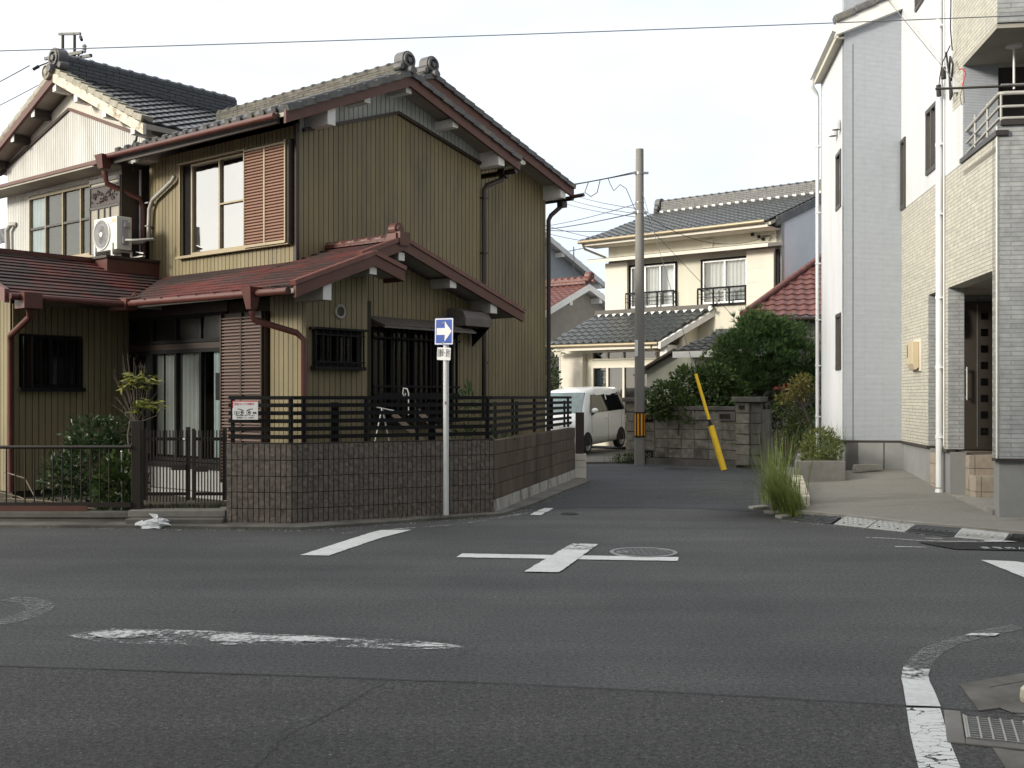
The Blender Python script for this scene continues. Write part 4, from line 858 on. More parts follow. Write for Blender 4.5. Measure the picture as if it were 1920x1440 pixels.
for a, b, c_, d in ((-.142, -.086, -.052, -.048), (-.142, -.086, -.016, -.012), (-.142, -.138, -.048, -.016), (-.090, -.086, -.048, -.016), (-.118, -.104, -.045, -.019)): m.box(a, b, -.0076, -.0066, c_, d)
m.build('camera_mark', 'ink', NB)
m = MB(); m.box(.10, .148, -.0076, -.0066, -.034, -.022)
m.prism([(.112 + .010 * math.cos(a * .5), -.0079, -.036 + .010 * math.sin(a * .5)) for a in range(13)], (0, .0008, 0)); m.prism([(.136 + .010 * math.cos(a * .5), -.0079, -.036 + .010 * math.sin(a * .5)) for a in range(13)], (0, .0008, 0)); m.build('glasses_mark', 'ink', NB)
# ------------------------------------------------------------------ things seen through the fence
t = thing('drying_stand', 'thin white A shaped drying stand behind the black slats', 'stand', (-1.75, 14.75, .1))
for sx in (-1, 1): m = MB(); m.tube([(0, 0, 1.35), (sx * .28, .05 * sx, .0)], .012, 6); m.build('leg', 'galv', t)
m = MB(); m.tube([(-.08, 0, 1.36), (.16, .0, 1.31)], .010, 6); m.build('crossbar', 'galv', t)
for i, (x, y, a, lb) in enumerate(((-1.15, 14.75, .9, 'nearer pale plank leaning behind the black slats'), (-.85, 14.95, .75, 'farther pale plank leaning behind the black slats near the sign pole'))):
    m = MB(); m.bar((-.45, 0, .75), (.35, 0, .0), .02, .07); t = m.build('plank', 'bark_grey'); t.location = (x, y, .62 + i * .05); tag(t, lb, 'plank', 'planks behind the fence')
random.seed(21)
m = MB(); clumps(m, [(0, 0, .75, .22, .2, .35), (.5, .3, .7, .25, .2, .4)], 420, .09, .035); t = m.build('shrub', 'leaf_dark', recalc=False); t.location = (-.72, 15.8, .1); tag(t, 'low leafy shrub behind the black slats near the wall corner', 'shrub')
m = MB(); clumps(m, [(0, 0, 1.45, .10, .08, .22)], 90, .10, .03, up=.8); branches(m, (0, 0, 0), (0, 0, 1.3), .012, 3, .1, 1); t = m.build('garden_plant', 'leaf_dark', recalc=False); t.location = (-.62, 15.5, .1); tag(t, 'single thin plant rising above the black fence beside the sign pole', 'plant')
HK = MB(); HK.tube([V((0, 0, 0)), V((0, 0, .30)), V((-.02, 0, .36)), V((-.07, 0, .37)), V((-.08, 0, .30)), V((-.06, 0, .24)), V((-.04, 0, .3))], .009, 6); t = HK.build('rope', 'insul'); t.location = (-1.42, 15.02, 1.35); tag(t, 'white looped rope hanging in front of the large barred window', 'rope')
# ------------------------------------------------------------------ one way sign
SG = thing('traffic_sign', 'blue one way sign with a white arrow on a white pole by the block wall', 'sign', (-.87, 14.42, 0), rad(-8))
m = MB(); m.tube([(0, 0, 0), (0, 0, 2.62)], .038, 16); m.build('pole', 'pvc', SG)
m = MB(); m.lathe([(.12, .0), (.12, .012), (.05, .03), (.042, .03)], (0, 0, 0), 18); m.build('base_plate', 'concrete', SG)
rt_ = -24
pn = thing('x', 'x', 'x'); bpy.data.objects.remove(pn)
def signbox(name, w_, h_, z, mat, dy=-.045, r_=.02, par=None, yaw=rt_, th=.004, tilt=0):
    pts = []
    for cx, cz, a0 in ((w_ / 2 - r_, h_ / 2 - r_, 0), (-w_ / 2 + r_, h_ / 2 - r_, 90), (-w_ / 2 + r_, -h_ / 2 + r_, 180), (w_ / 2 - r_, -h_ / 2 + r_, 270)):
        for k in range(4): a = rad(a0 + k * 30); pts.append((cx + r_ * math.cos(a), dy, cz + r_ * math.sin(a)))
    m = MB(); m.prism(pts, (0, th, 0)); o = m.build(name, mat, par or SG)
    if not par: o.location = (0, 0, z); o.rotation_euler = (0, rad(tilt), rad(yaw))
    return o
sp = signbox('panel', .30, .355, 2.46, 'sign_blue', tilt=1)
def ringbox(w_, h_, t_, y, mat):
    m = MB()
    for a, b, c_, d in ((-w_ / 2, w_ / 2, -h_ / 2, -h_ / 2 + t_), (-w_ / 2, w_ / 2, h_ / 2 - t_, h_ / 2), (-w_ / 2, -w_ / 2 + t_, -h_ / 2 + t_, h_ / 2 - t_), (w_ / 2 - t_, w_ / 2, -h_ / 2 + t_, h_ / 2 - t_)): m.box(a, b, y, y + .002, c_, d)
    return m.build('border', mat, sp)
ringbox(.286, .341, .014, -.0478, 'sign_white')
m = MB(); m.prism([(-.118, -.048, -.045), (.015, -.048, -.045), (.01, -.048, -.135), (.125, -.048, .0), (.01, -.048, .135), (.015, -.048, .045), (-.118, -.048, .045)], (0, .0025, 0)); m.build('arrow', 'sign_white', sp)
ap = signbox('supplementary_plate', .235, .165, 2.165, 'sign_white', r_=.012, yaw=-30, tilt=3)
text_mesh('lettering', '自動車・原付', .062, 'ink', ap, MW((0, -.0485, .005), (1, 0, 0), (0, -1, 0)) @ Matrix.Diagonal((.59, 1.9, 1, 1)), .0005)
m = MB(); m.box(-.05, .05, -.042, .045, 2.30, 2.32); m.box(-.05, .05, -.042, .045, 2.56, 2.58); m.build('clamp', 'galv', SG)
m = MB(); m.box(-.012, .012, -.040, -.037, 1.50, 1.54); m.build('sticker', 'concrete', SG)
# ------------------------------------------------------------------ railing, gate, steps, planting on the left
RL = thing('railing', 'low dark metal railing on a concrete base in front of the shrubs', 'railing', (-5.6, 13.68, 0))
m = MB(); m.box(-3.0, .86, -.06, .10, -.02, .17); m.build('concrete_base', 'concrete_dark', RL, bevel=.01)
m = MB(); m.tube([(-3.0, 0, .97), (.84, 0, .97)], .022, 8); m.build('top_rail', 'metal_brown', RL)
m = MB(); m.box(-3.0, .84, -.02, .02, .22, .28); m.build('bottom_rail', 'metal_brown', RL)
for i in range(31): m = MB(); x = -2.95 + i * .117; m.tube([(x, 0, .27), (x, 0, .96)], .0095, 6); m.build('baluster', 'metal_brown', RL)
m = MB(); m.box(-1.2, .30, -.045, -.03, .175, .24); m.build('kick_board', 'barge', RL)
GT = thing('gate', 'dark brown metal double gate of thin vertical bars beside the brown block wall', 'gate', (-4.15, 13.75, 0))
m = MB(); m.box(-.62, -.50, -.06, .06, 0, 1.30); m.build('gate_post', 'metal_brown', GT, bevel=.006)
for x0, x1, n in ((-.48, .10, 13), (.13, .56, 10)):
    m = MB(); m.box(x0, x0 + .03, -.02, .02, .3, 1.2); m.box(x1 - .045, x1, -.02, .02, .3, 1.22); m.box(x0, x1, -.018, .018, 1.05, 1.09); m.box(x0, x1, -.018, .018, .36, .40)
    lf = m.build('gate_leaf', 'metal_brown', GT)
    for i in range(n): x = x0 + .03 + (x1 - x0 - .05) * (i + .5) / n; m = MB(); m.box(x - .007, x + .007, -.03, -.019, .28, 1.18); m.build('bar', 'metal_brown', lf)
m = MB(); m.box(-.12, .06, -.05, -.02, .68, .75); m.box(.14, .34, -.05, -.02, .66, .73); m.build('latch', 'metal_brown', GT)
m = MB(); m.box(.02, .05, -.034, -.03, 1.06, 1.085); m.build('tag', 'sign_white', GT)
ST = thing('step', 'two low grey concrete steps in front of the dark brown gate', 'step', (-4.15, 13.62, 0))
m = MB(); m.box(-.60, .60, -.20, .10, -.02, .10); m.build('lower_step', 'concrete_dark', ST, bevel=.012)
m = MB(); m.box(-.62, .59, -.04, .26, .102, .19); m.build('upper_step', 'concrete_mid', ST, bevel=.012)
random.seed(3)
m = MB(); vs = []; n, k = 22, 9
for j in range(k + 1):
    for i in range(n):
        a = 2 * math.pi * i / n; f = j / k; r_ = (math.cos(f * 1.5) ** .7) * (1 + .28 * math.sin(3 * a + j) + random.uniform(-.14, .14)); vs.append((.20 * r_ * math.cos(a) + .05 * f, .10 * r_ * math.sin(a), max(.0, f * .115 + random.uniform(-.012, .012))))
m.faces(vs, [[j * n + i, j * n + (i + 1) % n, (j + 1) * n + (i + 1) % n, (j + 1) * n + i] for j in range(k) for i in range(n)], False)
m.faces([(-.1, 0, .04), (-.22, -.05, .03), (-.25, .03, .05), (-.16, .04, .09)], [(0, 1, 2, 3)]); m.poly([(.0, 0, .11), (-.08, .03, .17), (.02, .05, .16), (.05, 0, .12)])
t = m.build('plastic_bag', 'bag'); t.location = (-4.36, 13.33, .005); tag(t, 'crumpled white plastic bag lying on the road edge below the steps', 'bag')
t = thing('camellia_shrub', 'glossy dark green shrub behind the low railing', 'shrub', (-5.45, 14.5, .1))
m = MB(); clumps(m, [(-.05, 0, .55, .5, .4, .5), (-.1, 0, .95, .38, .3, .3), (.2, .0, 1.05, .22, .2, .22), (-.34, 0, 1.13, .10, .1, .14), (-.5, -.1, .45, .28, .25, .3)], 2600, .085, .038); m.build('foliage', 'leaf_dark', t, recalc=False)
m = MB(); branches(m, (0, 0, 0), (-.05, 0, .9), .02, 6, .4, 2); m.build('stems', 'bark', t, recalc=False)
t = thing('hydrangea_shrub', 'lower shrub with broad mid green leaves between railing and gate', 'shrub', (-5.02, 14.1, .1))
m = MB(); clumps(m, [(0, 0, .42, .30, .22, .36), (-.15, 0, .25, .25, .2, .22)], 420, .13, .075); m.build('foliage', 'leaf_vine', t, recalc=False)
m = MB(); branches(m, (0, 0, 0), (0, 0, .6), .012, 5, .25, 1); m.build('stems', 'bark', t, recalc=False)
t = thing('sapling', 'slim young tree with bare grey twigs and yellow green leaf sprays by the gate', 'tree', (-4.86, 14.12, .1))
m = MB(); random.seed(17)
for sx in (-.05, .02, .07): m.tube([(sx, 0, 0), (sx * .5 - .03, .02, .5), (sx * 1.6 - .02, 0, 1.0), (sx * 1.2, .03, 1.3), (sx * 2.0 + .02, 0, 1.6)], [.022, .019, .016, .012, .008], 6)
for e_ in ((-.2, 0, 1.8), (-.12, .05, 2.0), (.2, 0, 1.9), (.26, .05, 1.65), (.0, -.05, 1.95), (-.2, 0, 1.45), (.26, .0, 1.3), (-.05, .05, 1.85)): branches(m, (0.0, 0, 1.15), e_, .007, 3, .14, 2)
m.build('trunk', 'bark_grey', t, recalc=False)
m = MB()
for (x, y, z, k) in ((-.08, -.03, 1.76, 34), (.02, -.05, 1.70, 34), (.13, -.04, 1.68, 30), (.25, -.03, 1.72, 26), (.1, -.06, 1.80, 20), (-.12, -.04, 1.66, 20), (.08, -.05, 1.43, 30), (.2, -.05, 1.40, 30), (.3, -.02, 1.40, 16), (.0, -.04, 1.36, 14)):
    for i in range(k):
        d = rv(); d.z = -abs(d.z) * .5 + .1; m.leaf(V((x, y, z)) + rv(.06), d, V((0, -.6, 1)) + rv(.5), random.uniform(.07, .13), .032)
m.build('foliage', 'leaf_yellow', t, recalc=False)
m = MB(); m.tube([(0, 0, 0), (-.25, .05, .42), (-.55, .1, .5)], .009, 5); m.tube([(.1, 0, 0), (-.3, 0, .18), (-.9, .1, .3)], .009, 5); m.tube([(.7, 0, .02), (.1, 0, .12), (-.5, 0, .16)], .011, 5); t = m.build('cut_branches', 'wood', recalc=False); t.location = (-6.1, 14.2, .12); tag(t, 'dry pale cut branches lying behind the railing at the far left', 'branches')
m = MB(); m.tube([(0, 0, 0), (0, 0, .8)], .011, 8); m.ball((0, 0, .8), .016); t = m.build('garden_stake', 'galv'); t.location = (-4.98, 13.95, .1); tag(t, 'thin pale metal stake standing beside the pruned tree', 'stake')
m = MB()
random.seed(8)
for i in range(1500):
    x, y = random.uniform(-6.9, -3.6), random.uniform(13.9, 15.0); h = random.uniform(.03, .09); m.poly([(x, y, .1), (x + .008, y, .1), (x + random.uniform(-.03, .03), y + random.uniform(-.03, .03), .1 + h)])
t = m.build('grass', 'leaf_dark', recalc=False); t['kind'] = 'stuff'; t['label'] = 'short dark grass in the garden behind the gate'; t['category'] = 'grass'
for i, (x, y, lb) in enumerate(((-3.72, 14.0, 'nearer pale flat stepping stone just inside the gate'), (-3.6, 14.35, 'farther pale flat stepping stone inside the gate'))):
    m = MB(); m.box(-.22, .2, -.12, .12, 0, .05); t = m.build('stepping_stone', 'concrete', bevel=.01); t.location = (x, y, .1); t.rotation_euler = (0, 0, .3 * i); tag(t, lb, 'stone', 'stepping stones inside the gate')
# ------------------------------------------------------------------ covers on the road
def manhole(x, y, r_, label, mats=('metal_grey', 'ramp_dark')):
    t = thing('manhole_cover', label, 'manhole cover', (x, y, .0))
    m = MB(); m.lathe([(r_ * .88, .004), (r_ * .885, .014), (r_, .014), (r_ * 1.01, .004)], (0, 0, 0), 40); m.build('ring', mats[0], t)
    m = MB(); m.lathe([(.0005, .009), (r_ * .87, .009)], (0, 0, 0), 40); pl = m.build('plate', mats[1], t)
    m = MB()
    for i in range(9):
        for j in range(9):
            a, b = (i - 4) * r_ * .17, (j - 4) * r_ * .17
            if math.hypot(a, b) < r_ * .72: m.box(a - r_ * .055, a + r_ * .055, b - r_ * .03, b + r_ * .03, .0092, .015)
    m.lathe([(r_ * .12, .0092), (r_ * .125, .016), (r_ * .18, .016), (r_ * .185, .0092)], (-r_ * .62, 0, 0), 16); m.build('raised_pattern', mats[0], t)
    return t
manhole(1.345, 11.19, .345, 'round patterned iron manhole cover beside the white painted cross')
manhole(3.62, 24.1, .33, 'dark round manhole cover in the side street near the leaning yellow guard', ('ramp_dark', 'rubber'))
manhole(.78, 14.9, .12, 'tiny dark valve cover at the mouth of the side street', ('ramp_dark', 'rubber'))
DG = thing('drain_grate', 'steel drain grating set in a concrete frame at the lower right', 'grate', (2.21, 5.28, 0), rad(-20))
m = MB(); m.box(-.11, -.03, -.30, .25, 0, .014); m.box(-.03, .9, -.30, -.22, 0, .014); m.build('concrete_frame', 'concrete_mid', DG, bevel=.006)
m = MB()
for i in range(13): x = -.01 + i * .052; m.box(x - .004, x + .004, -.21, .16, .004, .018)
m.box(-.025, -.016, -.22, .17, .004, .019); m.build('bearing_bars', 'pvc_grey', DG)
m = MB()
for i in range(10): y = -.19 + i * .038; m.box(-.02, .62, y - .003, y + .003, .004, .013)
m.build('cross_bars', 'galv', DG); m = MB(); m.box(-.03, .65, -.22, .17, .001, .003); m.build('pit', 'dark_in', DG)
m = MB(); m.lathe([(.055, 0), (.06, .03), (.055, .07), (.035, .09), (.001, .095)], (0, 0, 0), 18); t = m.build('bollard', 'peeling'); t.location = (2.72, 5.72, 0); tag(t, 'short rounded cream bollard stub cut by the right edge of the view', 'bollard')

# ------------------------------------------------------------------ white modern house on the right (local u to the right, v away from the road)
TR = rad(8)
RH = thing('house', 'tall modern house with white stucco, grey panels and beige brick at the right edge', 'house', (6.59, 18.5, 0), -TR)
RS = lambda u0: frameW((u0, 0, 0), (0, 1, 0), (-1, 0, 0))   # wall facing the street side
RF = lambda v0: frameW((0, v0, 0), (1, 0, 0), (0, -1, 0))   # wall facing the viewer
def panel(W, a0, a1, z0, z1, holes, d0, d1, mat, name='wall', parent=None):
    m = MB(); xs = sorted({a0, a1, *[h[0] for h in holes], *[h[1] for h in holes]}); zs = sorted({z0, z1, *[h[2] for h in holes], *[h[3] for h in holes]})
    for x0, x1 in zip(xs, xs[1:]):
        if x0 < a0 or x1 > a1: continue
        for q0, q1 in zip(zs, zs[1:]):
            if q0 < z0 or q1 > z1: continue
            cx, cz = (x0 + x1) / 2, (q0 + q1) / 2
            if any(h[0] < cx < h[1] and h[2] < cz < h[3] for h in holes): continue
            m.wbox(W, x0, x1, q0, q1, d0, d1)
    return m.build(name, mat, parent or RH)
SW = RS(0)
slot, porch = (-2.49, -1.90, .78, 3.15), (-5.24, -3.07, .80, 3.14)
winA, winB, winC = (-2.49, -1.83, 4.97, 5.95), (-.36, -.02, 4.75, 5.92), (-1.7, -1.1, 7.72, 8.7)
panel(SW, -5.40, 0, .86, 4.74, [(slot[0], slot[1], .86, 3.15), (porch[0], porch[1], .86, 3.14)], -.22, 0, 'beige_brick')
panel(SW, -3.86, 0, 4.742, 10, [winA, winB, winC, (-3.87, -3.33, 5.55, 11)], -.22, .003, 'white_stucco')
panel(SW, -3.86, -3.33, 5.55, 10, [], -.22, .002, 'beige_brick')
panel(SW, -5.40, -3.86, 6.1, 10, [], -.22, .002, 'beige_brick')
panel(RF(-5.40), 0, 6, .86, 4.86, [], -.2, .002, 'grey_brick'); panel(RF(-5.40), 0, 6, 6.1, 10, [], -.2, .004, 'grey_brick')
m = MB(); m.wbox(SW, -5.402, -5.36, .86, 4.86, -.03, .006); m.build('corner_trim', 'white_paint', RH)
# foundation and flashing
for W_, a0, a1, d0, d1 in ((SW, -5.17, -5.14, -.2, -.03), (SW, -3.07, -2.49, -.25, -.03), (SW, -1.90, 0, -.2, -.03), (RF(-5.37), .03, 6, -.2, 0), (RF(-.03), -.91, .03, -.2, 0), (RS(-.91), -.03, 2.9, -.2, 0)):
    m = MB(); m.wbox(W_, a0, a1, -.1, .82, d0, d1); m.build('foundation', 'foundation', RH)
m = MB()
for a0, a1 in ((-5.42, -5.24), (-3.07, -2.49), (-1.90, 0)): m.wbox(SW, a0, a1, .82, .858, -.1, .02)
m.wbox(RF(-5.4), .0, 6, .821, .859, -.1, .02); m.wbox(RF(0), -.95, 0, .822, .858, -.1, .022); m.wbox(RS(-.94), 0, 2.9, .82, .859, -.1, .02); m.build('base_flashing', 'alu_dark', RH)
m = MB(); m.wbox(RF(-.03), -.30, -.285, .2, .82, 0, .004); m.build('crack', 'groove', RH)
# inside of the porch
m = MB(); m.wbox(RF(-1.78), .22, 3, .8, 3.3, -.1, 0); m.build('porch_wall', 'grey_brick', RH)
m = MB(); m.box(.22, 3, -5.2, -1.8, 3.145, 3.25); m.box(2.9, 3.0, -5.2, -1.8, .8, 3.2); m.box(.22, 3.0, -5.30, -5.21, .8, 3.2); m.build('porch_ceiling', 'soffit', RH)
panel(RF(-3.07), 0.004, .22, .86, 3.14, [], -.56, .002, 'grey_brick', 'porch_pillar'); panel(RF(-1.90), .004, .22, .86, 3.14, [], -.1, .002, 'grey_brick', 'porch_jamb')
m = MB(); m.wbox(RF(-1.79), .50, 1.45, .80, 3.05, 0, .05); dr = m.build('door', 'door_dark', RH)
m = MB(); m.wbox(RF(-1.79), .72, .735, .84, 3.0, .05, .056); m.build('strip', 'metal_grey', dr)
for i in range(8): m = MB(); z = 1.02 + i * .25; m.wbox(RF(-1.79), .775, .88, z, z + .11, .05, .056); m.build('glazed_square', 'glass_dark', dr)
m = MB(); m.tube([(.56, -1.92, 1.55), (.56, -1.92, 2.05)], .016, 8); m.box(.55, .57, -1.92, -1.84, 1.58, 1.60); m.box(.55, .57, -1.92, -1.84, 2.0, 2.02); m.build('handle', 'galv', dr)
m = MB(); m.lathe([(.02, 0), (.045, .04), (.06, .12), (.055, .28), (.065, .30), (.02, .42), (.005, .5)], (.42, -1.95, 2.55), 6); m.bar((.42, -1.8, 2.95), (.42, -1.95, 2.98), .02, .02); m.build('wall_lamp', 'metal_black', RH)
m = MB(); m.wbox(RF(-1.79), .05, .20, 1.75, 2.2, 0, .09); m.build('letter_box', 'metal_grey', RH)
m = MB(); m.box(.24, 3, -3.55, -3.2, .1, .51); m.box(.24, 3, -3.24, -1.8, .1, .78); m.build('porch_steps', 'step_tile', RH, bevel=.006)
m = MB(); m.wbox(SW, -2.485, -1.905, .1, .76, -.3, -.02); m.build('step_cheek', 'door_tile', RH)
m = MB(); m.box(.0, 3, -5.2, -3.10, 0, .225); m.build('landing', 'concrete', RH)
# balcony
m = MB(); m.box(.0, 6, -5.4, -3.9, 4.55, 4.62); m.box(0.0, 6, -5.38, -3.86, 6.04, 6.098); m.build('balcony_slab', 'soffit', RH)
m = MB(); m.wbox(SW, -5.44, -3.80, 4.742, 4.80, -.12, .03); m.wbox(RF(-5.4), .03, 6, 4.862, 4.92, -.12, .035); m.build('parapet_cap', 'alu_dark', RH)
panel(RF(-3.86), .004, .45, 4.62, 6.04, [], -.2, .002, 'grey_line', 'balcony_pillar')
m = MB(); m.wbox(RF(-3.5), .45, 6, 4.5, 6.1, -.1, 0); m.build('balcony_wall', 'alu_dark', RH)
sash(RF(-3.48), RH, .6, 3.4, 4.65, 5.85, 2, .05, .04, 'alu_dark', 'glass_dark', name='balcony_door', back=-.01)
m = MB()
for z in (4.96, 5.10, 5.26): m.tube([(.04, -3.9, z - .1), (.04, -5.34, z), (.10, -5.36, z), (5, -5.36, z)], .018 if z < 5.2 else .026, 8)
m.build('balcony_rail', 'pvc_grey', RH)
for p in ((.04, -4.3), (.04, -4.85), (.06, -5.34), (.42, -5.36), (1.2, -5.36)): m = MB(); m.tube([(*p, 4.8), (*p, 5.27)], .016, 8); m.build('rail_post', 'pvc_grey', RH)
m = MB(); m.lathe([(.10, 0), (.10, -.03), (.03, -.05), (.02, -.06)], (.40, -4.7, 6.04), 16); m.tube([(.40, -4.7, 6.0), (.40, -4.7, 5.48)], .016, 8); m.build('pole_hanger', 'insul', RH)
t = thing('laundry_pole', 'long thin laundry pole reaching out sideways over the balcony rail', 'pole', (0, 0, 0)); t.matrix_world = RH_M = Matrix.Translation((6.59, 18.5, 0)) @ Matrix.Rotation(-TR, 4, 'Z')
m = MB(); m.tube([(-.55, -4.7, 5.52), (3.0, -4.72, 5.52)], .016, 8); m.build('pole', 'alu_dark', t); m = MB(); m.tube([(.2, -4.85, 5.50), (3.0, -4.85, 5.48)], .014, 8); m.build('second_pole', 'galv', t)
t = thing('laundry_hanger', 'small red and white laundry clip hanging from the balcony pole', 'hanger'); t.matrix_world = RH_M
m = MB(); m.tube([(-.22, -4.7, 5.55), (-.20, -4.7, 5.64), (-.18, -4.7, 5.70), (-.21, -4.7, 5.76), (-.26, -4.7, 5.76)], .008, 6); m.build('hook', 'sign_red', t)
m = MB(); m.tube([(-.22, -4.7, 5.52), (-.25, -4.7, 5.42), (-.23, -4.7, 5.30), (-.20, -4.7, 5.34), (-.21, -4.7, 5.5)], .006, 6); m.build('loop', 'cable_grey', t)
# grey and white tower part
panel(RF(0), -.94, 0, .86, 9.0, [], -.2, .003, 'grey_line'); m = MB(); m.wbox(RF(0), -.80, -.79, .86, 7.6, .003, .006); m.build('joint', 'alu_dark', RH)
w1_, w2_ = (.30, .86, 4.90, 5.90), (.30, .86, 2.07, 3.06)
panel(RS(-.94), .0, 2.8, .86, 8.2, [w1_, w2_], -.2, 0, 'white_stucco')
panel(RF(2.8), -.94, 4, .3, 8.2, [], 0, .1, 'white_stucco')
m = MB(); m.box(.02, 6, .15, 2.8, 0, 9.5); m.build('wall_core', 'plaster', RH)
m = MB(); m.box(3.2, 6, -5.2, .2, 0, 10); m.box(.25, 3.0, -3.4, -.2, 4.9, 9.8); m.build('wall_core', 'plaster', RH)
for wn_ in (w1_, w2_): sash(RS(-.94), RH, wn_[0], wn_[1], wn_[2], wn_[3], 1, .06, .02, 'alu_dark', 'glass', back=-.15)
for wn_, c in ((winA, 2), (winB, 1), (winC, 2)): sash(SW, RH, wn_[0], wn_[1], wn_[2], wn_[3], c, .06, .03, 'alu_dark', 'glass_dark', back=-.15)
# sloping verge with tiles, eave and gutter
m = MB(); m.hexa([(-1.09, -.12, 7.74), (0, -.12, 8.13), (0, .1, 8.13), (-1.09, .1, 7.74), (-1.09, -.12, 7.93), (0, -.12, 8.40), (0, .1, 8.40), (-1.09, .1, 7.93)]); rv_ = m.build('verge_board', 'white_paint', RH)
m = MB()
for i in range(4):
    p = V((-1.12 + i * .33, -.06, 8.0 + i * .14)); q = V((-1.12 + (i + 1.06) * .33, -.06, 8.0 + (i + 1.06) * .14 - .02)); m.bar(p, q, .22, .13)
m.build('verge_tiles', 'tile_grey', rv_, bevel=.03)
m = MB(); m.prism([(-1.08, .1, 7.80), (0, .1, 8.2), (0, .1, 8.3), (-1.08, .1, 7.9)], (0, 2.6, 0)); m.build('roof', 'tile_grey', RH)
m = MB(); m.box(-1.05, -.94, -.0, 2.7, 7.70, 7.74); m.box(-1.08, -1.05, -.1, 2.7, 7.69, 7.86); m.build('eave_soffit', 'cream', RH)
m = MB(); m.prism([(-1.085, -.12, 7.78), (-1.15, -.12, 7.81), (-1.17, -.12, 7.89), (-1.085, -.12, 7.89)], (0, 2.9, 0)); m.build('gutter', 'pvc', RH)
m = MB(); m.tube([(-1.12, 2.70, 7.78), (-1.11, 2.72, 7.64), (-1.02, 2.84, 7.56), (-1.0, 2.86, 7.46), (-1.0, 2.86, .3)], .036, 10)
for z in (6.5, 5.2, 4.2, 3.1, 2.2, 1.2): m.box(-1.04, -.94, 2.82, 2.90, z, z + .025)
m.build('downpipe', 'pvc', RH)
m = MB(); m.tube([(-.055, -2.80, 10), (-.055, -2.80, .30)], .046, 12)
for z in (8.0, 6.9, 5.2, 4.2, 3.0, 2.0, 1.0): m.tube([(-.055, -2.80, z), (-.055, -2.80, z + .05)], .052, 12); m.box(-.06, .0, -2.9, -2.70, z + .01, z + .03)
m.lathe([(.06, 0), (.048, .06)], (-.055, -2.80, .22), 12); m.tube([(-.02, -2.93, 10), (-.02, -2.93, .9)], .012, 6); m.build('downpipe', 'pvc', RH)
for v, z in ((.36, 6.34), (.74, 6.32)):
    m = MB(); m.lathe([(.001, .12), (.03, .11), (.06, .07), (.075, 0), (.075, -.10), (.07, -.10)], (-1.02, v, z), 14); m.build('vent_cowl', 'pvc', RH)
m = MB(); m.box(-.025, .0, -1.48, -.94, 2.0, 2.50); mb_ = m.build('meter_box', 'cream_panel', RH, bevel=.006); m = MB(); m.prism([(-.026, -1.42, 2.06), (-.08, -1.42, 2.02), (-.13, -1.42, 2.12), (-.13, -1.42, 2.47), (-.026, -1.42, 2.47)], (0, .42, 0)); m.build('cover', 'beige_plastic', mb_, bevel=.012)
m = MB(); m.box(-.1325, -.1305, -1.10, -1.05, 2.22, 2.42); m.build('meter_window', 'glass_dark', mb_)
t = thing('flower_pot', 'small dark pot with a wilted plant on the tiled ledge beside the downpipe', 'pot', RH_M @ V((.12, -2.3, .762)))
m = MB(); m.lathe([(.001, 0), (.06, 0), (.085, .12), (.09, .13), (.075, .13), (.07, .10)], (0, 0, 0), 14); m.build('pot', 'dark_brown', t); m = MB(); random.seed(2); clumps(m, [(0, 0, .2, .08, .08, .08)], 40, .07, .03); m.build('foliage', 'leaf_mix', t, recalc=False)
# wheel stop, planter, ramps, grasses
t = thing('wheel_stop', 'grey concrete wheel stop lying at the foot of the grey wall', 'wheel stop', RH_M @ V((-.62, -.35, .375)), rad(18))
m = MB(); m.hexa([(-.27, -.06, 0), (.27, -.06, 0), (.27, .06, 0), (-.27, .06, 0), (-.25, -.04, .10), (.25, -.04, .10), (.25, .04, .10), (-.25, .04, .10)]); m.build('block', 'concrete', t, bevel=.008)
PL = thing('planter', 'low grey concrete planter filled with flowering plants at the foot of the white wall', 'planter', (4.47, 17.2, 0))
m = MB(); m.box(0, .78, 0, .10, .05, .59); m.prism([(0, .101, .05), (.10, .101, .05), (.75, 2.4, .05), (.65, 2.4, .05)], (0, 0, .54)); m.build('kerb_wall', 'concrete_mid', PL, bevel=.008); m = MB(); m.prism([(.1, .1, .1), (.78, .1, .1), (1.3, 2.4, .1), (.75, 2.4, .1)], (0, 0, .42)); m.build('soil', 'soil', PL)
random.seed(4)
m = MB(); clumps(m, [(.65, .3, .62, .2, .18, .14), (.35, .35, .66, .22, .2, .16), (.6, .8, .8, .35, .3, .25), (.75, 1.3, .8, .3, .3, .3)], 1300, .07, .03); m.build('flowers', 'leaf_mix', PL, recalc=False)
m = MB()
for i in range(120):
    x, y = random.uniform(.3, .9), random.uniform(.3, 1.2); m.tube([(x, y, .5), (x + random.uniform(-.05, .05), y, .8), (x + random.uniform(-.15, .15), y, 1.0 + random.uniform(-.15, .2))], [.004, .003, .001], 3, False)
m.build('stems', 'leaf_light', PL, recalc=False)
def blades(m, n, c, rx, ry, L, lean, wd=.012, seg=5):
    for _ in range(n):
        p = V((c[0] + random.gauss(0, rx), c[1] + random.gauss(0, ry), c[2])); l_ = L * random.uniform(.5, 1.1); az = random.uniform(0, 2 * math.pi); sp_ = random.uniform(.1, .55)
        h = V((math.cos(az) * sp_ + lean[0] * random.uniform(.3, 1.2), math.sin(az) * sp_ + lean[1], 0)); sd_ = V((-h.y, h.x, 0)).normalized() * wd / 2 if h.length > .01 else V((wd / 2, 0, 0)); prev = None
        for k in range(seg + 1):
            f = k / seg; q = p + h * l_ * (f ** 1.7) * .75 + V((0, 0, l_ * (f - .35 * f * f * h.length))); wv = sd_ * (1 - f * .92)
            if prev: m.poly([prev[0], prev[1], q + wv, q - wv])
            prev = (q - wv, q + wv)
random.seed(12)
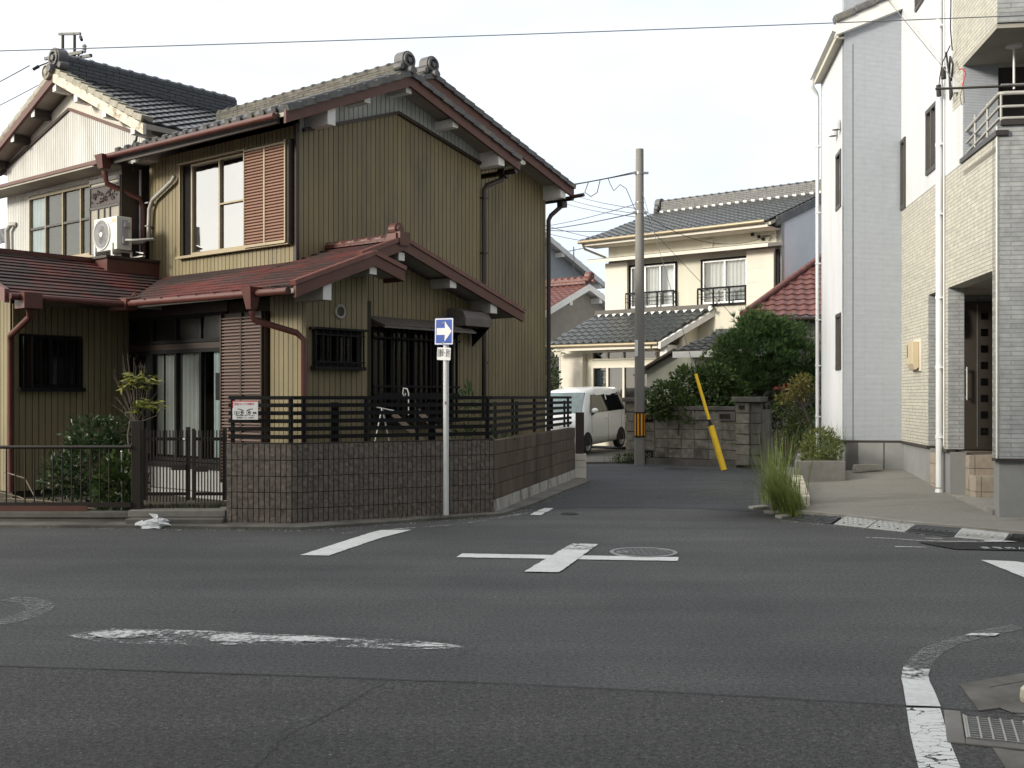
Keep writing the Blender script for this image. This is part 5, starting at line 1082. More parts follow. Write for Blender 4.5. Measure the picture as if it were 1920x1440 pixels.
m = MB(); blades(m, 240, (3.74, 14.8, .0), .07, .30, 1.1, (-1.7, .0), .015, 8); blades(m, 200, (3.74, 14.9, .0), .08, .30, 1.1, (-.9, .0), .015, 7); blades(m, 120, (3.80, 15.4, .05), .09, .3, 1.2, (-.3, 0), .015); blades(m, 160, (3.72, 14.5, 0), .05, .08, .5, (.0, -.1), .014); blades(m, 70, (3.86, 16, .05), .08, .3, 1.0, (.0, 0), .014); t = m.build('grass_clump', 'leaf_grass', recalc=False); tag(t, 'tall clump of wild grass leaning over the road at the driveway edge', 'grass clump')
m = MB(); m.hexa([(3.86, 14.75, 0), (4.02, 14.75, 0), (4.46, 16.8, 0), (4.30, 16.8, 0), (3.86, 14.75, .26), (4.02, 14.75, .26), (4.46, 16.8, .40), (4.30, 16.8, .40)]); t = m.build('edge_block', 'peeling', bevel=.01); tag(t, 'worn whitewashed edging block half hidden behind the tall grass', 'block')
for i, (x, y, r_, lb) in enumerate(((3.52, 15.6, .3, 'left broken paving slab lying on the road by the tall grass'), (3.58, 14.95, -.2, 'middle broken paving slab at the foot of the tall grass'), (3.62, 14.45, .5, 'broken slab nearest the camera under the tall grass'))):
    m = MB(); m.box(-.13, .13, -.06, .07, 0, .045); t = m.build('paving_slab', 'concrete', bevel=.012); t.location = (x, y, .0); t.rotation_euler = (.05, -.06, r_); tag(t, lb, 'slab', 'broken slabs under the grass')
RL_ = [((3.62, 14.24), (4.0, 13.74), 'ramp_dark', 'dark grey crazy paving pattern kerb ramp nearest the grass'), ((4.02, 13.66), (4.31, 13.30), 'ramp_grey', 'pale grey kerb ramp next to the dark crazy paving one'), ((4.32, 13.27), (4.63, 12.89), 'ramp_grey', 'pale grey kerb ramp adjoining the plain dark one'),
       ((4.64, 12.87), (5.01, 12.44), 'ramp_dark', 'plain dark kerb ramp between two pale ones'), ((5.02, 12.42), (5.42, 12.06), 'ramp_grey', 'pale kerb ramp with lattice pattern, nearest the right edge'), ((5.43, 12.04), (5.95, 11.5), 'rubber', 'black rubber kerb ramp end piece at the right edge')]
for i, (p, q, mt, lb) in enumerate(RL_):
    a = V((q[0] - p[0], q[1] - p[1], 0)); L = a.length; t = thing('kerb_ramp', lb, 'ramp', (p[0], p[1], 0), math.atan2(a.y, a.x), 'kerb ramps along the driveway')
    m = MB(); D = .34; cv = [(0, .012), (.07, .035), (.16, .065), (.26, .088), (D, .097)]
    m.prism([(0, 0, 0)] + [(0, y, z) for y, z in cv] + [(0, D, 0)], (L, 0, 0)); body = m.build('body', mt, t, bevel=.004)
    m = MB(); zc = lambda y: gline(cv)(y) + .003
    def rib(x0, y0, x1, y1, w_=.010): m.bar((x0, y0, zc(y0)), (x1, y1, zc(y1)), w_, .008)
    if i == 0:
        for k in range(3): rib(.02, .03 + k * .04, L - .02, .03 + k * .04)
        for k in range(7): rib(.05 + k * L / 7, .02, .05 + k * L / 7, .11)
        random.seed(6); pts = [(.04 + L / 5 * c_ + random.uniform(-.04, .04), .14 + .09 * r_ + random.uniform(-.02, .02)) for r_ in range(3) for c_ in range(5)]
        for r_ in range(3):
            for c_ in range(5):
                if c_ < 4: rib(*pts[r_ * 5 + c_], *pts[r_ * 5 + c_ + 1])
                if r_ < 2: rib(*pts[r_ * 5 + c_], *pts[r_ * 5 + 5 + c_])
    elif i in (1, 2):
        for k in range(7): rib(.015, .025 + k * .048, L - .015, .025 + k * .048, .006)
        for k in range(7):
            for c_ in range(6):
                if k < 6: x = .03 + (c_ + (k % 2) * .5) * L / 6.5; rib(x, .025 + k * .048, x, .025 + (k + 1) * .048, .006)
    else:
        for k in range(4): rib(.015, .02 + k * .022, L - .015, .02 + k * .022, .006)
        for k in range(6): rib(.03 + k * L / 7, .11, .10 + k * L / 7, .32, .006); rib(.10 + k * L / 7, .11, .03 + k * L / 7, .32, .006)
    m.build('raised_pattern', mt, t)
    m = MB()
    for x in (L * .25, L * .75): m.lathe([(.012, .0), (.012, .004)], (x, .05, zc(.05)), 10); m.box(x - .01, x + .01, .045, .055, zc(.05), zc(.05) + .006)
    m.build('bolt', 'rubber', t)

# ------------------------------------------------------------------ cream house behind (local u along the front)
CH = thing('house', 'cream two storey house with blue grey tiled roofs behind the utility pole', 'house', (2.78, 33.5, 0), -TH)
CF = lambda v0: frameW((0, v0, 0), (1, 0, 0), (0, -1, 0))
UV = .9
upw = [(.44, 2.04, 4.34, 5.62), (2.97, 4.42, 4.33, 5.60)]
panel(CF(UV), -.4, 5.46, 2.2, 6.5, upw, -.2, 0, 'cream', parent=CH)
m = MB(); m.prism([(5.46, UV, .1), (5.46, 7.3, .1), (5.46, 7.3, 6.5), (5.46, 4.1, 7.75), (5.46, UV, 6.5)], (-.15, 0, 0)); m.build('wall', 'pale_wall', CH)
m = MB(); m.prism([(-.4, UV + .21, .1), (-.4, 7.3, .1), (-.4, 7.3, 6.5), (-.4, 4.1, 7.7), (-.4, UV + .21, 6.5)], (5.6, 0, 0)); m.build('wall_core', 'pale_wall', CH)
r = MB(); tile_roof(r, (-.95, .15, 6.46), (1, 0, 0), (0, 3.95, 1.36), 6.6, 15, s0=lambda t: .35 * t, s1=cst(6.42), knob=.045); tile_roof(r, (-.95, 8.1, 6.46), (1, 0, 0), (0, -4.0, 1.36), 6.6, 15); cr_ = r.build('roof', 'tile_slate', CH)
m = MB(); m.prism([(-.9, .2, 6.36), (-.55, 4.1, 7.7), (5.48, 4.1, 7.7), (5.48, .2, 6.36)], (0, 0, .08)); m.prism([(-.9, 8.0, 6.36), (-.6, 4.1, 7.7), (5.48, 4.1, 7.7), (5.48, 8, 6.36)], (0, 0, .08)); m.build('soffit', 'cream', cr_)
m = MB(); m.hexa([(5.46, .5, 6.35), (5.52, .5, 6.35), (5.52, 4.1, 7.58), (5.46, 4.1, 7.58), (5.46, .5, 6.60), (5.52, .5, 6.60), (5.52, 4.1, 7.84), (5.46, 4.1, 7.84)]); m.build('bargeboard', 'tile_grey', cr_)
m = MB(); ridge(m, (-.45, 4.1, 7.82), (5.5, 4.1, 7.82), .34, .24, layers=6, capr=.07); m.build('ridge', 'tile_grey', cr_)
m = MB()
for i in range(21): u = -.35 + i * .28; m.prism([(u, 3.86, 7.80), (u + .14, 3.86, 7.80), (u + .07, 3.90, 7.72)], (0, .1, .0)); m.box(u, u + .12, 3.86, 3.98, 7.80, 7.84)
m.build('ridge_mortar', 'white_paint', cr_)
m = MB(); onigawara(m, (-.5, 4.1, 8.0), (-1, 0, 0), .19); m.build('ridge_end_tile', 'tile_grey', cr_)
m = MB(); m.tube([(-.98, .08, 6.42), (5.35, .08, 6.45)], .055, 8); m.tube([(-.85, .1, 6.40), (-.83, .2, 6.22), (-.45, .8, 5.98), (-.42, .86, 5.85)], .035, 8); m.build('gutter', 'alu_brown', CH)
m = MB(); m.box(-.9, 5.4, .16, .2, 6.30, 6.42); m.box(-.9, 5.42, .2, UV, 6.30, 6.33); m.build('fascia', 'cream_panel', CH)
m = MB(); m.hexa([(-.85, .35, 5.78), (5.32, .35, 5.78), (5.5, UV, 5.86), (-.42, UV, 5.86), (-.85, .35, 5.88), (5.32, .35, 5.88), (5.5, UV, 5.97), (-.42, UV, 5.97)]); m.build('eave_canopy', 'cream_panel', CH)
m = MB(); m.box(-.84, 5.3, .36, UV, 5.884, 5.90); m.build('canopy_flashing', 'alu_dark', CH)
for i, q in enumerate(upw):
    wn_ = sash(CF(UV), CH, *q, 2 if i else 3, .05, .03, 'galv', 'glass', back=-.3)
    if i: curtain(CF(UV), wn_, q[0] + .2, q[1] - .05, q[2] + .1, q[3] - .08, -.10, 'curtain', 9, .03)
    else: curtain(CF(UV), wn_, q[0] + .1, q[1] - .45, q[2] + .1, q[3] - .08, -.10, 'curtain', 8, .03)
    m = MB(); m.wbox(CF(UV), q[0] - .05, q[1] + .05, q[3], q[3] + .05, -.02, .07); m.wbox(CF(UV), q[0] - .05, q[0] - .005, q[2], q[3], -.02, .06); m.wbox(CF(UV), q[1] + .005, q[1] + .05, q[2], q[3], -.02, .06); m.wbox(CF(UV), q[0] - .05, q[1] + .05, q[2] - .06, q[2] - .005, -.02, .09); m.build('window_trim', 'metal_black', wn_)
    m = MB(); W = CF(UV)
    for z in (q[2] + .18, q[2] + .28, q[2] + .42): m.wbox(W, q[0] - .1, q[1] + .03, z, z + (.05 if z > q[2] + .4 else .015), .14, .17)
    for k in range(4): s = q[0] - .08 + (q[1] - q[0] + .1) * k / 3; m.wbox(W, s - .012, s + .012, q[2] - .05, q[2] + .42, .14, .165); m.wbox(W, s - .04, s - .02, q[2] - .05, q[2] + .42, .14, .16)
    for s in (q[0] - .1, q[1] + .02): m.wbox(W, s - .01, s + .01, q[2] + .42, q[2] + .45, .0, .16); m.wbox(W, s - .01, s + .01, q[2] - .04, q[2] - .02, .0, .16)
    m.build('window_rail', 'metal_black', wn_)
for a0, a1, z0 in ((-.42, .40, 4.24), (4.46, 5.30, 2.8)):
    m = MB(); m.wbox(CF(UV), a0, a1, z0, 5.78, .0, .16); p = m.build('shutter_box', 'cream_panel', CH); m = MB()
    for z in (4.45, 4.85, 5.25): m.wbox(CF(UV), a0 - .002, a1 + .002, z, z + .012, .158, .163)
    m.wbox(CF(UV), a1 - .02, a1 + .004, z0, 5.78, .155, .165); m.build('joint', 'cream', p)
m = MB(); m.wbox(CF(UV), 5.32, 5.42, 2.5, 5.75, 0, .06); m.build('downpipe', 'metal_black', CH)
m = MB(); m.wbox(CF(UV), 2.99, 3.30, 5.99, 6.23, 0, .03); p = m.build('wall_vent', 'cream_panel', CH); m = MB(); m.wbox(CF(UV), 3.03, 3.26, 6.02, 6.20, .03, .032); m.build('louvre', 'cream', p)
m = MB()
for s, z in ((4.55, 6.20), (4.75, 6.12), (4.88, 6.04)): m.wbox(CF(UV), s, s + .07, z, z + .08, 0, .07)
m.tube([CF(UV)(4.9, 6.15, .06), CF(UV)(5.1, 6.16, .1), CF(UV)(5.2, 6.12, .06), CF(UV)(5.1, 6.0, .05)], .012, 6); m.build('cable_clamps', 'metal_black', CH)
# lower floor
r = MB(); tile_roof(r, (-1.6, -.75, 3.20), (1, 0, 0), (0, 1.62, 1.02), 5.0, 8, s0=lambda t: .85 * t, s1=lambda t: 4.05 + .9 * t, knob=.04); lr_ = r.build('lower_roof', 'tile_slate', CH)
m = MB(); m.prism([(-1.55, -.7, 3.12), (2.5, -.7, 3.12), (3.3, .86, 4.1), (-.75, .86, 4.1)], (0, 0, .06)); m.build('soffit', 'cream', lr_)
m = MB(); m.bar((-.8, .80, 4.24), (3.3, .80, 4.24), .16, .14); m.build('roof_flashing', 'alu_dark', lr_)
m = MB()
for i in range(15): u = -.65 + i * .28; m.prism([(u, .64, 4.18), (u + .16, .64, 4.18), (u + .08, .58, 4.09)], (0, .06, 0))
m.ball((3.3, .75, 4.2), .07); m.build('ridge_mortar', 'white_paint', lr_)
m = MB(); m.hexa([(2.46, -.78, 2.98), (2.54, -.78, 2.98), (3.38, .9, 3.98), (3.30, .9, 3.98), (2.46, -.78, 3.16), (2.54, -.78, 3.16), (3.38, .9, 4.16), (3.30, .9, 4.16)]); m.box(2.35, 2.62, -.5, .0, 2.72, 3.1); m.build('bargeboard', 'white_paint', lr_)
m = MB(); m.tube([(-1.62, -.80, 3.15), (2.45, -.80, 3.13)], .05, 8); m.tube([(2.2, -.78, 3.12), (2.2, -.7, 2.98), (2.6, -.1, 2.8), (2.62, -.08, 2.4)], .035, 8); m.build('gutter', 'alu_brown', CH)
m = MB(); m.box(-1.6, 2.42, -.74, -.70, 3.0, 3.12); m.build('fascia', 'cream_panel', CH)
glz = [(-.40, 1.95, 1.0, 2.55), (-.40, 1.95, 2.72, 3.0)]
panel(CF(0), -1.6, 2.7, .1, 3.12, glz, -.15, 0, 'cream', parent=CH); m = MB(); m.box(-1.6, 2.7, .16, UV, .1, 3.1); m.build('wall_core', 'dark_in', CH)
m = MB(); m.prism([(2.7, 0, .1), (2.7, 3.4, .1), (2.7, 3.4, 4.0), (2.7, .9, 4.0), (2.7, 0, 3.3)], (.1, 0, 0)); m.build('wall', 'cream', CH)
d_ = sash(CF(0), CH, -.40, 1.95, 1.0, 2.55, 4, .07, .04, 'cream_panel', 'glass_dark', name='glass_door', back=-.14); curtain(CF(0), d_, -.35, .7, 1.0, 2.5, -.09, 'curtain_blue', 10, .02)
sash(CF(0), CH, -.40, 1.95, 2.72, 3.0, 4, .05, .04, 'cream_panel', 'glass_dark', name='transom', back=-.1)
m = MB(); m.wbox(CF(0), -1.52, -.62, .8, 2.95, 0, .18); p = m.build('shutter_box', 'cream_panel', CH); m = MB(); z = 1.0
while z < 2.9: m.wbox(CF(0), -1.47, -.67, z, z + .045, .18, .192); z += .062
m.build('louvre', 'cream_panel', p); m = MB(); m.wbox(CF(0), -1.52, -1.47, .8, 2.95, .18, .20); m.wbox(CF(0), -.67, -.62, .8, 2.95, .18, .20); m.wbox(CF(0), -1.75, -1.45, 2.86, 3.0, .02, .2); m.build('shutter_frame', 'cream', p)
# lean-to shed and its little tiled roof in front of the cream house
SHD = thing('shed', 'pale grey green lean-to with a dark tiled canopy between cream house and pine', 'shed', (3.55, 29.6, 0), -TH)
m = MB(); m.prism([(.12, 0, .1), (2.6, 0, .1), (2.6, 0, 2.68), (.80, 0, 2.68), (.12, 0, 2.32)], (0, 1.6, 0)); m.build('wall', 'shed_wall', SHD)
m = MB(); m.hexa([(-.08, -.25, 2.22), (1.1, -.25, 2.80), (1.1, 1.7, 2.80), (-.08, 1.7, 2.22), (-.08, -.25, 2.28), (1.1, -.25, 2.87), (1.1, 1.7, 2.87), (-.08, 1.7, 2.28)]); m.build('roof', 'dark_brown', SHD)
m = MB(); tile_roof(m, (1.40, -.75, 2.78), (1, 0, 0), (0, 1.2, .50), 2.6, 6, s0=lambda t: .6 * t); t2 = m.build('tiled_canopy', 'tile_dark', SHD); m = MB(); m.bar((2.0, .45, 3.31), (4.0, .45, 3.31), .2, .12); m.build('ridge', 'tile_dark', t2)
m = MB(); m.box(1.40, 4.0, -.80, -.74, 2.60, 2.76); m.box(1.42, 4.0, -.74, .4, 2.69, 2.75); m.build('fascia', 'white_paint', t2)
m = MB(); m.tube([(-.1, -.3, 2.2), (.0, -.3, 2.1), (.1, -.3, 1.9), (.7, -.3, 1.75)], .03, 6); m.build('gutter', 'cable_grey', SHD)
# ---- red tiled hip roof house at the right
RR = thing('house', 'single storey house with a red tiled hip roof behind the pine', 'house', (5.80, 27.6, 0), -rad(10))
m = MB(); tile_roof(m, (0, 0, 3.62), (1, 0, 0), (0, 3.0, 2.1), 6, 14, s0=lambda t: 2.7 * t, s1=lambda t: 6 - .4 * t, pitch=.26); rr = m.build('roof', 'tile_red', RR)
m = MB(); tile_roof(m, (0, 6, 3.62), (0, -1, 0), (2.7, 0, 2.1), 6, 12, s0=lambda t: 3 * t, s1=lambda t: 6 - 3 * t); m.build('roof_side', 'tile_red', rr)
m = MB(); m.tube([(.0, .0, 3.68), (2.7, 3.0, 5.8)], .08, 8); m.tube([(2.7, 3, 5.86), (6, 3, 5.86)], .09, 8); m.ball((2.72, 3.0, 5.9), .14); m.build('ridge', 'tile_red', rr)
m = MB(); m.box(.05, 6, .05, 5.9, 3.48, 3.58); m.tube([(-.06, -.03, 3.55), (6, -.03, 3.55)], .05, 6); m.build('eave', 'dark_brown', rr); m = MB(); m.box(.5, 6, .5, 5.5, 0, 3.5); m.build('wall', 'cream', RR)
# ---- small red roofed gable house and the blue grey house behind it
def gable_house(name, label, loc, apex, left, right, depth, wallm, roofm, wallz0, ridgeh=.2):
    t = thing(name, label, 'house', loc, -TH)
    (va, za), (vl, zl), (vr, zr) = apex, left, right
    m = MB(); m.prism([(-.4, vl + .5, 0), (-.4, vr - .5, 0), (-.4, vr - .5, zr), (-.4, va, za - .1), (-.4, vl + .5, zl + .1)], (-depth + .4, 0, 0)); m.build('wall', wallm, t)
    m = MB(); tile_roof(m, (-depth, vl, zl), (1, 0, 0), (0, va - vl, za - zl), depth, 12, pitch=.27); tile_roof(m, (-depth, vr, zr), (1, 0, 0), (0, va - vr, za - zr), depth, 10, pitch=.27); r = m.build('roof', roofm, t)
    m = MB()
    for (v0, z0) in (left, right): m.hexa([(-.05, v0, z0 - .2), (.02, v0, z0 - .2), (.02, va, za - .2), (-.05, va, za - .2), (-.05, v0, z0 + .02), (.02, v0, z0 + .02), (.02, va, za + .02), (-.05, va, za + .02)])
    m.prism([(-.06, vl, zl - .09), (-.06, va, za - .09), (-.06, vr, zr - .09), (-.06, vr, zr - .02), (-.06, va, za - .02), (-.06, vl, zl - .02)], (-depth + .1, 0, 0)); m.build('bargeboard', 'white_paint', r)
    m = MB(); ridge(m, (-depth, va, za + .03), (-.1, va, za + .03), ridgeh, .2, layers=2); onigawara(m, (.0, va, za + .2), (1, 0, 0), .16); m.build('ridge', roofm, r)
    for f in (.35, .9):
        for (v0, z0), sg in ((left, 1), (right, -1)):
            m = MB(); v = va + (v0 - va) * f; z = za + (z0 - za) * f - .25; m.box(-.45, -.03, v - .08, v + .08, z - .09, z + .09); m.build('purlin', 'white_paint', t)
    return t
gable_house('house', 'small taupe gable house with a red tiled roof beside the olive house', (2.69, 38, 0), (0, 5.5), (-2.9, 4.25), (2.1, 4.75), 6, 'taupe_wall', 'tile_red', 0)
bh = gable_house('house', 'blue grey house with white bargeboards, farthest behind the olive house', (3.2, 46, 0), (-3.4, 8.35), (-8, 6.5), (1.5, 6.38), 6, 'bluegrey_wall', 'tile_dark', 0)
AN = thing('antenna', 'thin rooftop television antenna on the blue grey house', 'antenna', (2.55, 45.2, 6.6))
m = MB(); m.tube([(0, 0, 0), (0, 0, 1.2)], .025, 6); m.build('mast', 'cable_grey', AN); m = MB(); m.tube([(-.6, .1, .95), (.5, -.1, 1.15)], .015, 5)
for i in range(6): f = i / 5; p = V((-.55 + f, .09 - f * .18, .96 + f * .18)); m.tube([p - V((.02, .18, 0)), p + V((.02, .18, 0))], .01, 4)
m.build('elements', 'cable_grey', AN)
NH = thing('house', 'neighbouring house with a dark tiled roof at the far left edge', 'house', (-14.6, 30, 0), -TH)
m = MB(); tile_roof(m, (-4, -1, 5.2), (1, 0, 0), (0, 3, 1.5), 5.5, 12); r = m.build('roof', 'tile_grey', NH); m = MB(); m.box(-4, 1.2, -.5, 4, 0, 5.2); m.build('wall', 'plaster', NH)
# ------------------------------------------------------------------ utility poles and cables
UP = thing('utility_pole', 'grey concrete utility pole with a yellow and black band by the garden wall', 'utility pole', (3.0, 25.7, 0))
m = MB(); m.tube([(0, 0, -.05), (0, 0, 3.5), (0, 0, 7.42)], [.125, .112, .092], 20); m.build('pole', 'pole_conc', UP)
m = MB(); m.tube([(0, 0, .66), (0, 0, 1.24)], [.135, .133], 24); bd = m.build('band', 'orange', UP)
for i in range(10):
    a0 = 2 * math.pi * i / 10 + .1; m = MB(); m.faces([(.137 * math.cos(a), .137 * math.sin(a), z) for z in (.67, 1.23) for a in (a0, a0 + .1, a0 + .2, a0 + .3)], [[k, k + 1, k + 5, k + 4] for k in range(3)]); m.build('stripe', 'ink', bd)
m = MB(); m.tube([(0, 0, .655), (0, 0, .69)], .138, 24); m.tube([(0, 0, 1.21), (0, 0, 1.245)], .138, 24); m.build('band_edge', 'ink', bd)
m = MB(); m.tube([(0, 0, 6.82), (0, 0, 6.88)], .104, 16); m.bar((-.16, -.05, 6.85), (.20, -.05, 6.85), .05, .05); m.tube([(0, 0, 5.9), (0, 0, 5.97)], .11, 16); m.bar((-.17, -.06, 5.92), (.18, -.06, 5.92), .05, .05); m.tube([(0, 0, 6.15), (0, 0, 6.18)], .107, 16); m.build('clamp', 'metal_grey', UP)
m = MB(); m.box(-.125, -.055, -.135, -.12, 2.55, 2.93); m.build('name_plate', 'sign_white', UP)
P2_ = thing('utility_pole', 'distant utility pole with steel crossarms rising behind the tiled ridge at upper left', 'utility pole', (-12.18, 30, 0), rad(-25))
m = MB(); m.tube([(0, 0, 0), (0, 0, 10.95)], [.18, .14], 14); m.build('pole', 'pole_conc', P2_)
m = MB()
for y in (-.16, .16): m.bar((-.70, y, 10.92), (.70, y, 10.92), .06, .08)
m.tube([(-.6, -.16, 10.9), (-.1, -.1, 10.4)], .02, 6); m.tube([(.6, -.16, 10.9), (.1, -.1, 10.4)], .02, 6); m.build('crossarm', 'metal_brown', P2_)
m = MB(); m.tube([(-.2, 0, 10.3), (-.2, 0, 11.6)], .04, 6); m.tube([(.24, 0, 10.3), (.24, 0, 11.55)], .04, 6); m.bar((-.34, 0, 11.6), (.46, 0, 11.5), .06, .06); m.build('top_frame', 'metal_brown', P2_)
for x in (.60, -.60): m = MB(); m.lathe([(.03, 0), (.06, .03), (.04, .06), (.065, .10), (.045, .14), (.07, .18), (.03, .24)], (x, 0, 10.96), 10); m.build('insulator', 'ac_grey', P2_)
for (x, z, dx) in ((-.70, 10.88, -.5), (-.5, 10.3, -.4), (.46, 11.5, .6)): m = MB(); m.tube([(x, 0, z), (x + dx * .35, -.2, z - abs(dx) * .3), (x + dx * .36, -.2, z - abs(dx) * .3), (x + dx * .6, -.3, z - abs(dx) * .52)], [.015, .02, .045, .04], 8); m.build('dead_end', 'rubber', P2_)
def cable(label, pts, sag=.0, r=.009, mat='cable', group=None, n=14):
    p, q = V(pts[0]), V(pts[-1]); L = []
    if len(pts) == 2: L = [p.lerp(q, i / n) - V((0, 0, sag * 4 * (i / n) * (1 - i / n))) for i in range(n + 1)]
    else: L = pts
    m = MB(); m.tube(L, r, 6); o = m.build('overhead_cable', mat); tag(o, label, 'cable', group); return o
cable('thin wire running down to the left edge from the distant pole crossarm', [(-13.1, 29.7, 10.6), (-16.5, 29.5, 8.8)], .05, .012)
cable('lower thin wire running to the left edge from the distant pole', [(-12.9, 29.8, 10.1), (-16.5, 29.5, 8.2)], .05, .010)
cable('long overhead cable crossing the whole top of the picture', [(-14, 12.0, 5.19), (14, 12, 6.16)], .10, .0055, 'cable_grey', n=40)
gp = 'cables meeting at the concrete utility pole'
cable('thick cable bundle from the upper clamp of the concrete pole to the left', [(2.9, 25.7, 6.86), (1.79, 30.5, 7.53), (.9, 34, 8.0)], r=.016, group=gp)
cable('thin wire just above the thick bundle at the upper clamp', [(2.9, 25.68, 6.89), (.9, 33.6, 8.04)], .06, .008, group=gp)
cable('lowest cable from the lower clamp sloping down to the left', [(2.9, 25.7, 5.92), (1.0, 34.4, 6.86)], .04, .012, group=gp)
cable('cable rising to the left from just above the lower clamp', [(2.9, 25.7, 6.13), (1.0, 34.4, 6.96)], .05, .008, group=gp)
cable('upper of three wires running from the olive roof corner to the pole', [(2.9, 25.7, 6.03), (2.0, 37, 8.45)], .05, .008, group=gp)
cable('middle of three wires running from the olive roof corner to the pole', [(2.9, 25.7, 5.91), (1.85, 37, 8.30)], .05, .008, group=gp)
cable('lowest of three wires running from the olive roof corner to the pole', [(2.9, 25.7, 5.83), (1.75, 37, 8.15)], .05, .008, group=gp)
gq = 'wires behind the cream house eave'
cable('level distant wire ending at the left eave of the cream house', [(1.0, 40, 7.70), (3.9, 42, 7.95)], .02, .012, group=gq)
cable('upper slack wire reaching the left eave of the cream house', [(1.0, 36, 7.28), (2.6, 33.8, 6.5)], .03, .009, group=gq)
cable('lower slack wire reaching the left eave of the cream house', [(1.0, 36, 7.02), (2.5, 33.8, 6.38)], .03, .009, group=gq)
cable('drop wire from the concrete pole across the cream upper wall', [(3.05, 25.7, 5.95), (6.9, 28.7, 5.9)], .5, .007); cable('thin drop wire slanting down in front of the cream windows', [(3.1, 25.7, 6.05), (3.6, 27.5, 5.7), (5.9, 29, 3.7)], r=.006)
cable('hanging loop of cable under the thick bundle left of the pole', [(2.05, 29.4, 7.36), (1.95, 29.3, 7.08), (2.1, 29.1, 6.93), (2.25, 28.9, 7.0), (2.32, 28.8, 7.3)], r=.012)
cable('wavy cable tail hanging close to the pole from the bundle', [(2.45, 27.9, 7.18), (2.5, 27.8, 7.0), (2.58, 27.7, 6.82), (2.7, 27.3, 6.9), (2.8, 26.8, 6.7), (2.95, 26.0, 6.0)], r=.009)
# service cables at the right house
SC_ = thing('service_cable', 'black service cable with insulators looped at the white house wall near the top', 'cable'); SC_.matrix_world = RH_M
m = MB(); m.tube([(-.25, -4.4, 9.2), (-.12, -3.7, 6.60), (-.06, -3.55, 6.35)], .008, 6); m.tube([(-.08, -3.3, 6.40), (-.10, -3.55, 6.02), (-.08, -3.62, 5.72), (-.06, -3.45, 5.70), (-.06, -3.4, 6.1), (-.1, -3.6, 6.25), (-.1, -3.75, 6.1), (-.06, -3.5, 5.95)], .014, 6); m.tube([(-.10, -3.6, 6.4), (-.1, -3.2, 6.3), (-.1, -3.0, 6.1), (-.1, -2.95, 5.95)], .008, 6); m.build('cable', 'cable', SC_)
for p in ((-.10, -2.98, 5.88), (-.10, -3.25, 6.05)): m = MB(); m.tube([V(p), V(p) + V((0, .02, .16))], .035, 8); m.build('connector', 'rubber', SC_)
m = MB(); m.box(-.06, 0, -3.65, -3.55, 5.75, 6.0); m.build('bracket', 'insul', SC_)
cable('slack wire from the roof verge to the laundry pole of the white house', [RH_M @ V((-.25, -.1, 8.3)), RH_M @ V((-.18, -4.0, 5.85))], .0, .006, 'cable_grey')
GW = thing('guy_wire', 'slanted guy wire with a bright yellow guard rising from the road edge to the pole', 'guy wire', (4.61, 23.77, 0))
tp = V((3.05, 25.6, 6.4)) - V((4.61, 23.77, 0)); D_ = tp.normalized()
# ground anchor cover, sleeve, upper guard and the wire itself
m = MB(); m.tube([D_ * 0, D_ * 1.02], .068, 14); m.build('lower_guard', 'yellow', GW); m = MB(); m.tube([D_ * 1.0, D_ * 1.18], .035, 10); m.tube([D_ * 1.02, D_ * 1.05], .05, 10); m.build('sleeve', 'rubber', GW)
m = MB(); m.tube([D_ * 1.17, D_ * 2.25], .036, 12); m.build('upper_guard', 'yellow', GW); m = MB(); m.tube([D_ * 2.25, D_ * tp.length], .006, 6); m.build('wire', 'cable_grey', GW)
# ------------------------------------------------------------------ garden wall of rough blocks
GW_A = V((2.80, 26.55, 0)); ga = V((.7727, -.6347, 0)); gn = V((-.6347, -.7727, 0))
GL = thing('block_wall', 'rough grey garden block wall with dark coping behind the leaning yellow guard', 'wall', GW_A, -TH)
WG = frameW((0, 0, 0), (1, 0, 0), (0, -1, 0)); random.seed(9)
def course(m, a0, a1, z0, h, n, d0=0, off=0):
    for i in range(-1, n):
        a, b = max(a0, a0 + (a1 - a0) * (i + off) / n), min(a1, a0 + (a1 - a0) * (i + 1 + off) / n)
        if b - a > .04: d = random.uniform(-.012, .018); m.wbox(WG, a + .005, b - .005, z0 + .005, z0 + h - .005, -.1 + d0, .03 + d + d0)
c = MB(); c.wbox(WG, .02, 3.75, 0, 1.32, -.1, .012); c.build('wall_core', 'concrete_dark', GL)
m = MB()
for k in range(6): course(m, .0, .34, .06 + k * .235, .235, 1, .06)
m.build('left_pillar', 'tuff_block', GL, bevel=.012); m = MB(); m.wbox(WG, -.06, .42, 1.48, 1.58, -.2, .14); m.build('pillar_cap', 'concrete_dark', GL, bevel=.015)
m = MB()
for z in (1.02, .12):
    for i in range(3): a = .42 + i * .12; m.lathe([(.05, 0), (.05, .03), (.035, .03), (.035, -.04)], WG(a, z + .09, .035), 6, (0, -1, 0))
m.build('pierced_block', 'tuff_block', GL); m = MB(); m.wbox(WG, .36, .74, 1.0, 1.2, .012, .018); m.wbox(WG, .36, .74, .10, .3, .012, .018); m.build('pierced_recess', 'dark_in', GL)
m = MB()
for k in range(5):
    if k not in (0, 4): course(m, .36, .80, .1 + k * .22, .22, 1)
    course(m, .80, 2.95, .16 + k * .225, .225, 6, 0, 0)
m.build('rough_blocks', 'tuff_block', GL, bevel=.012)
m = MB(); m.wbox(WG, .34, 2.95, 1.29, 1.38, -.16, .07); m.build('coping', 'concrete_dark', GL, bevel=.012)
m = MB(); m.wbox(WG, .6, 2.98, -.02, .15, -.1, .10); m.build('footing', 'concrete_dark', GL)
m = MB()
for k in range(6): course(m, 2.96, 3.30, .06 + k * .235, .235, 1, .08)
m.build('gate_pillar', 'tuff_block', GL, bevel=.012)
m = MB()
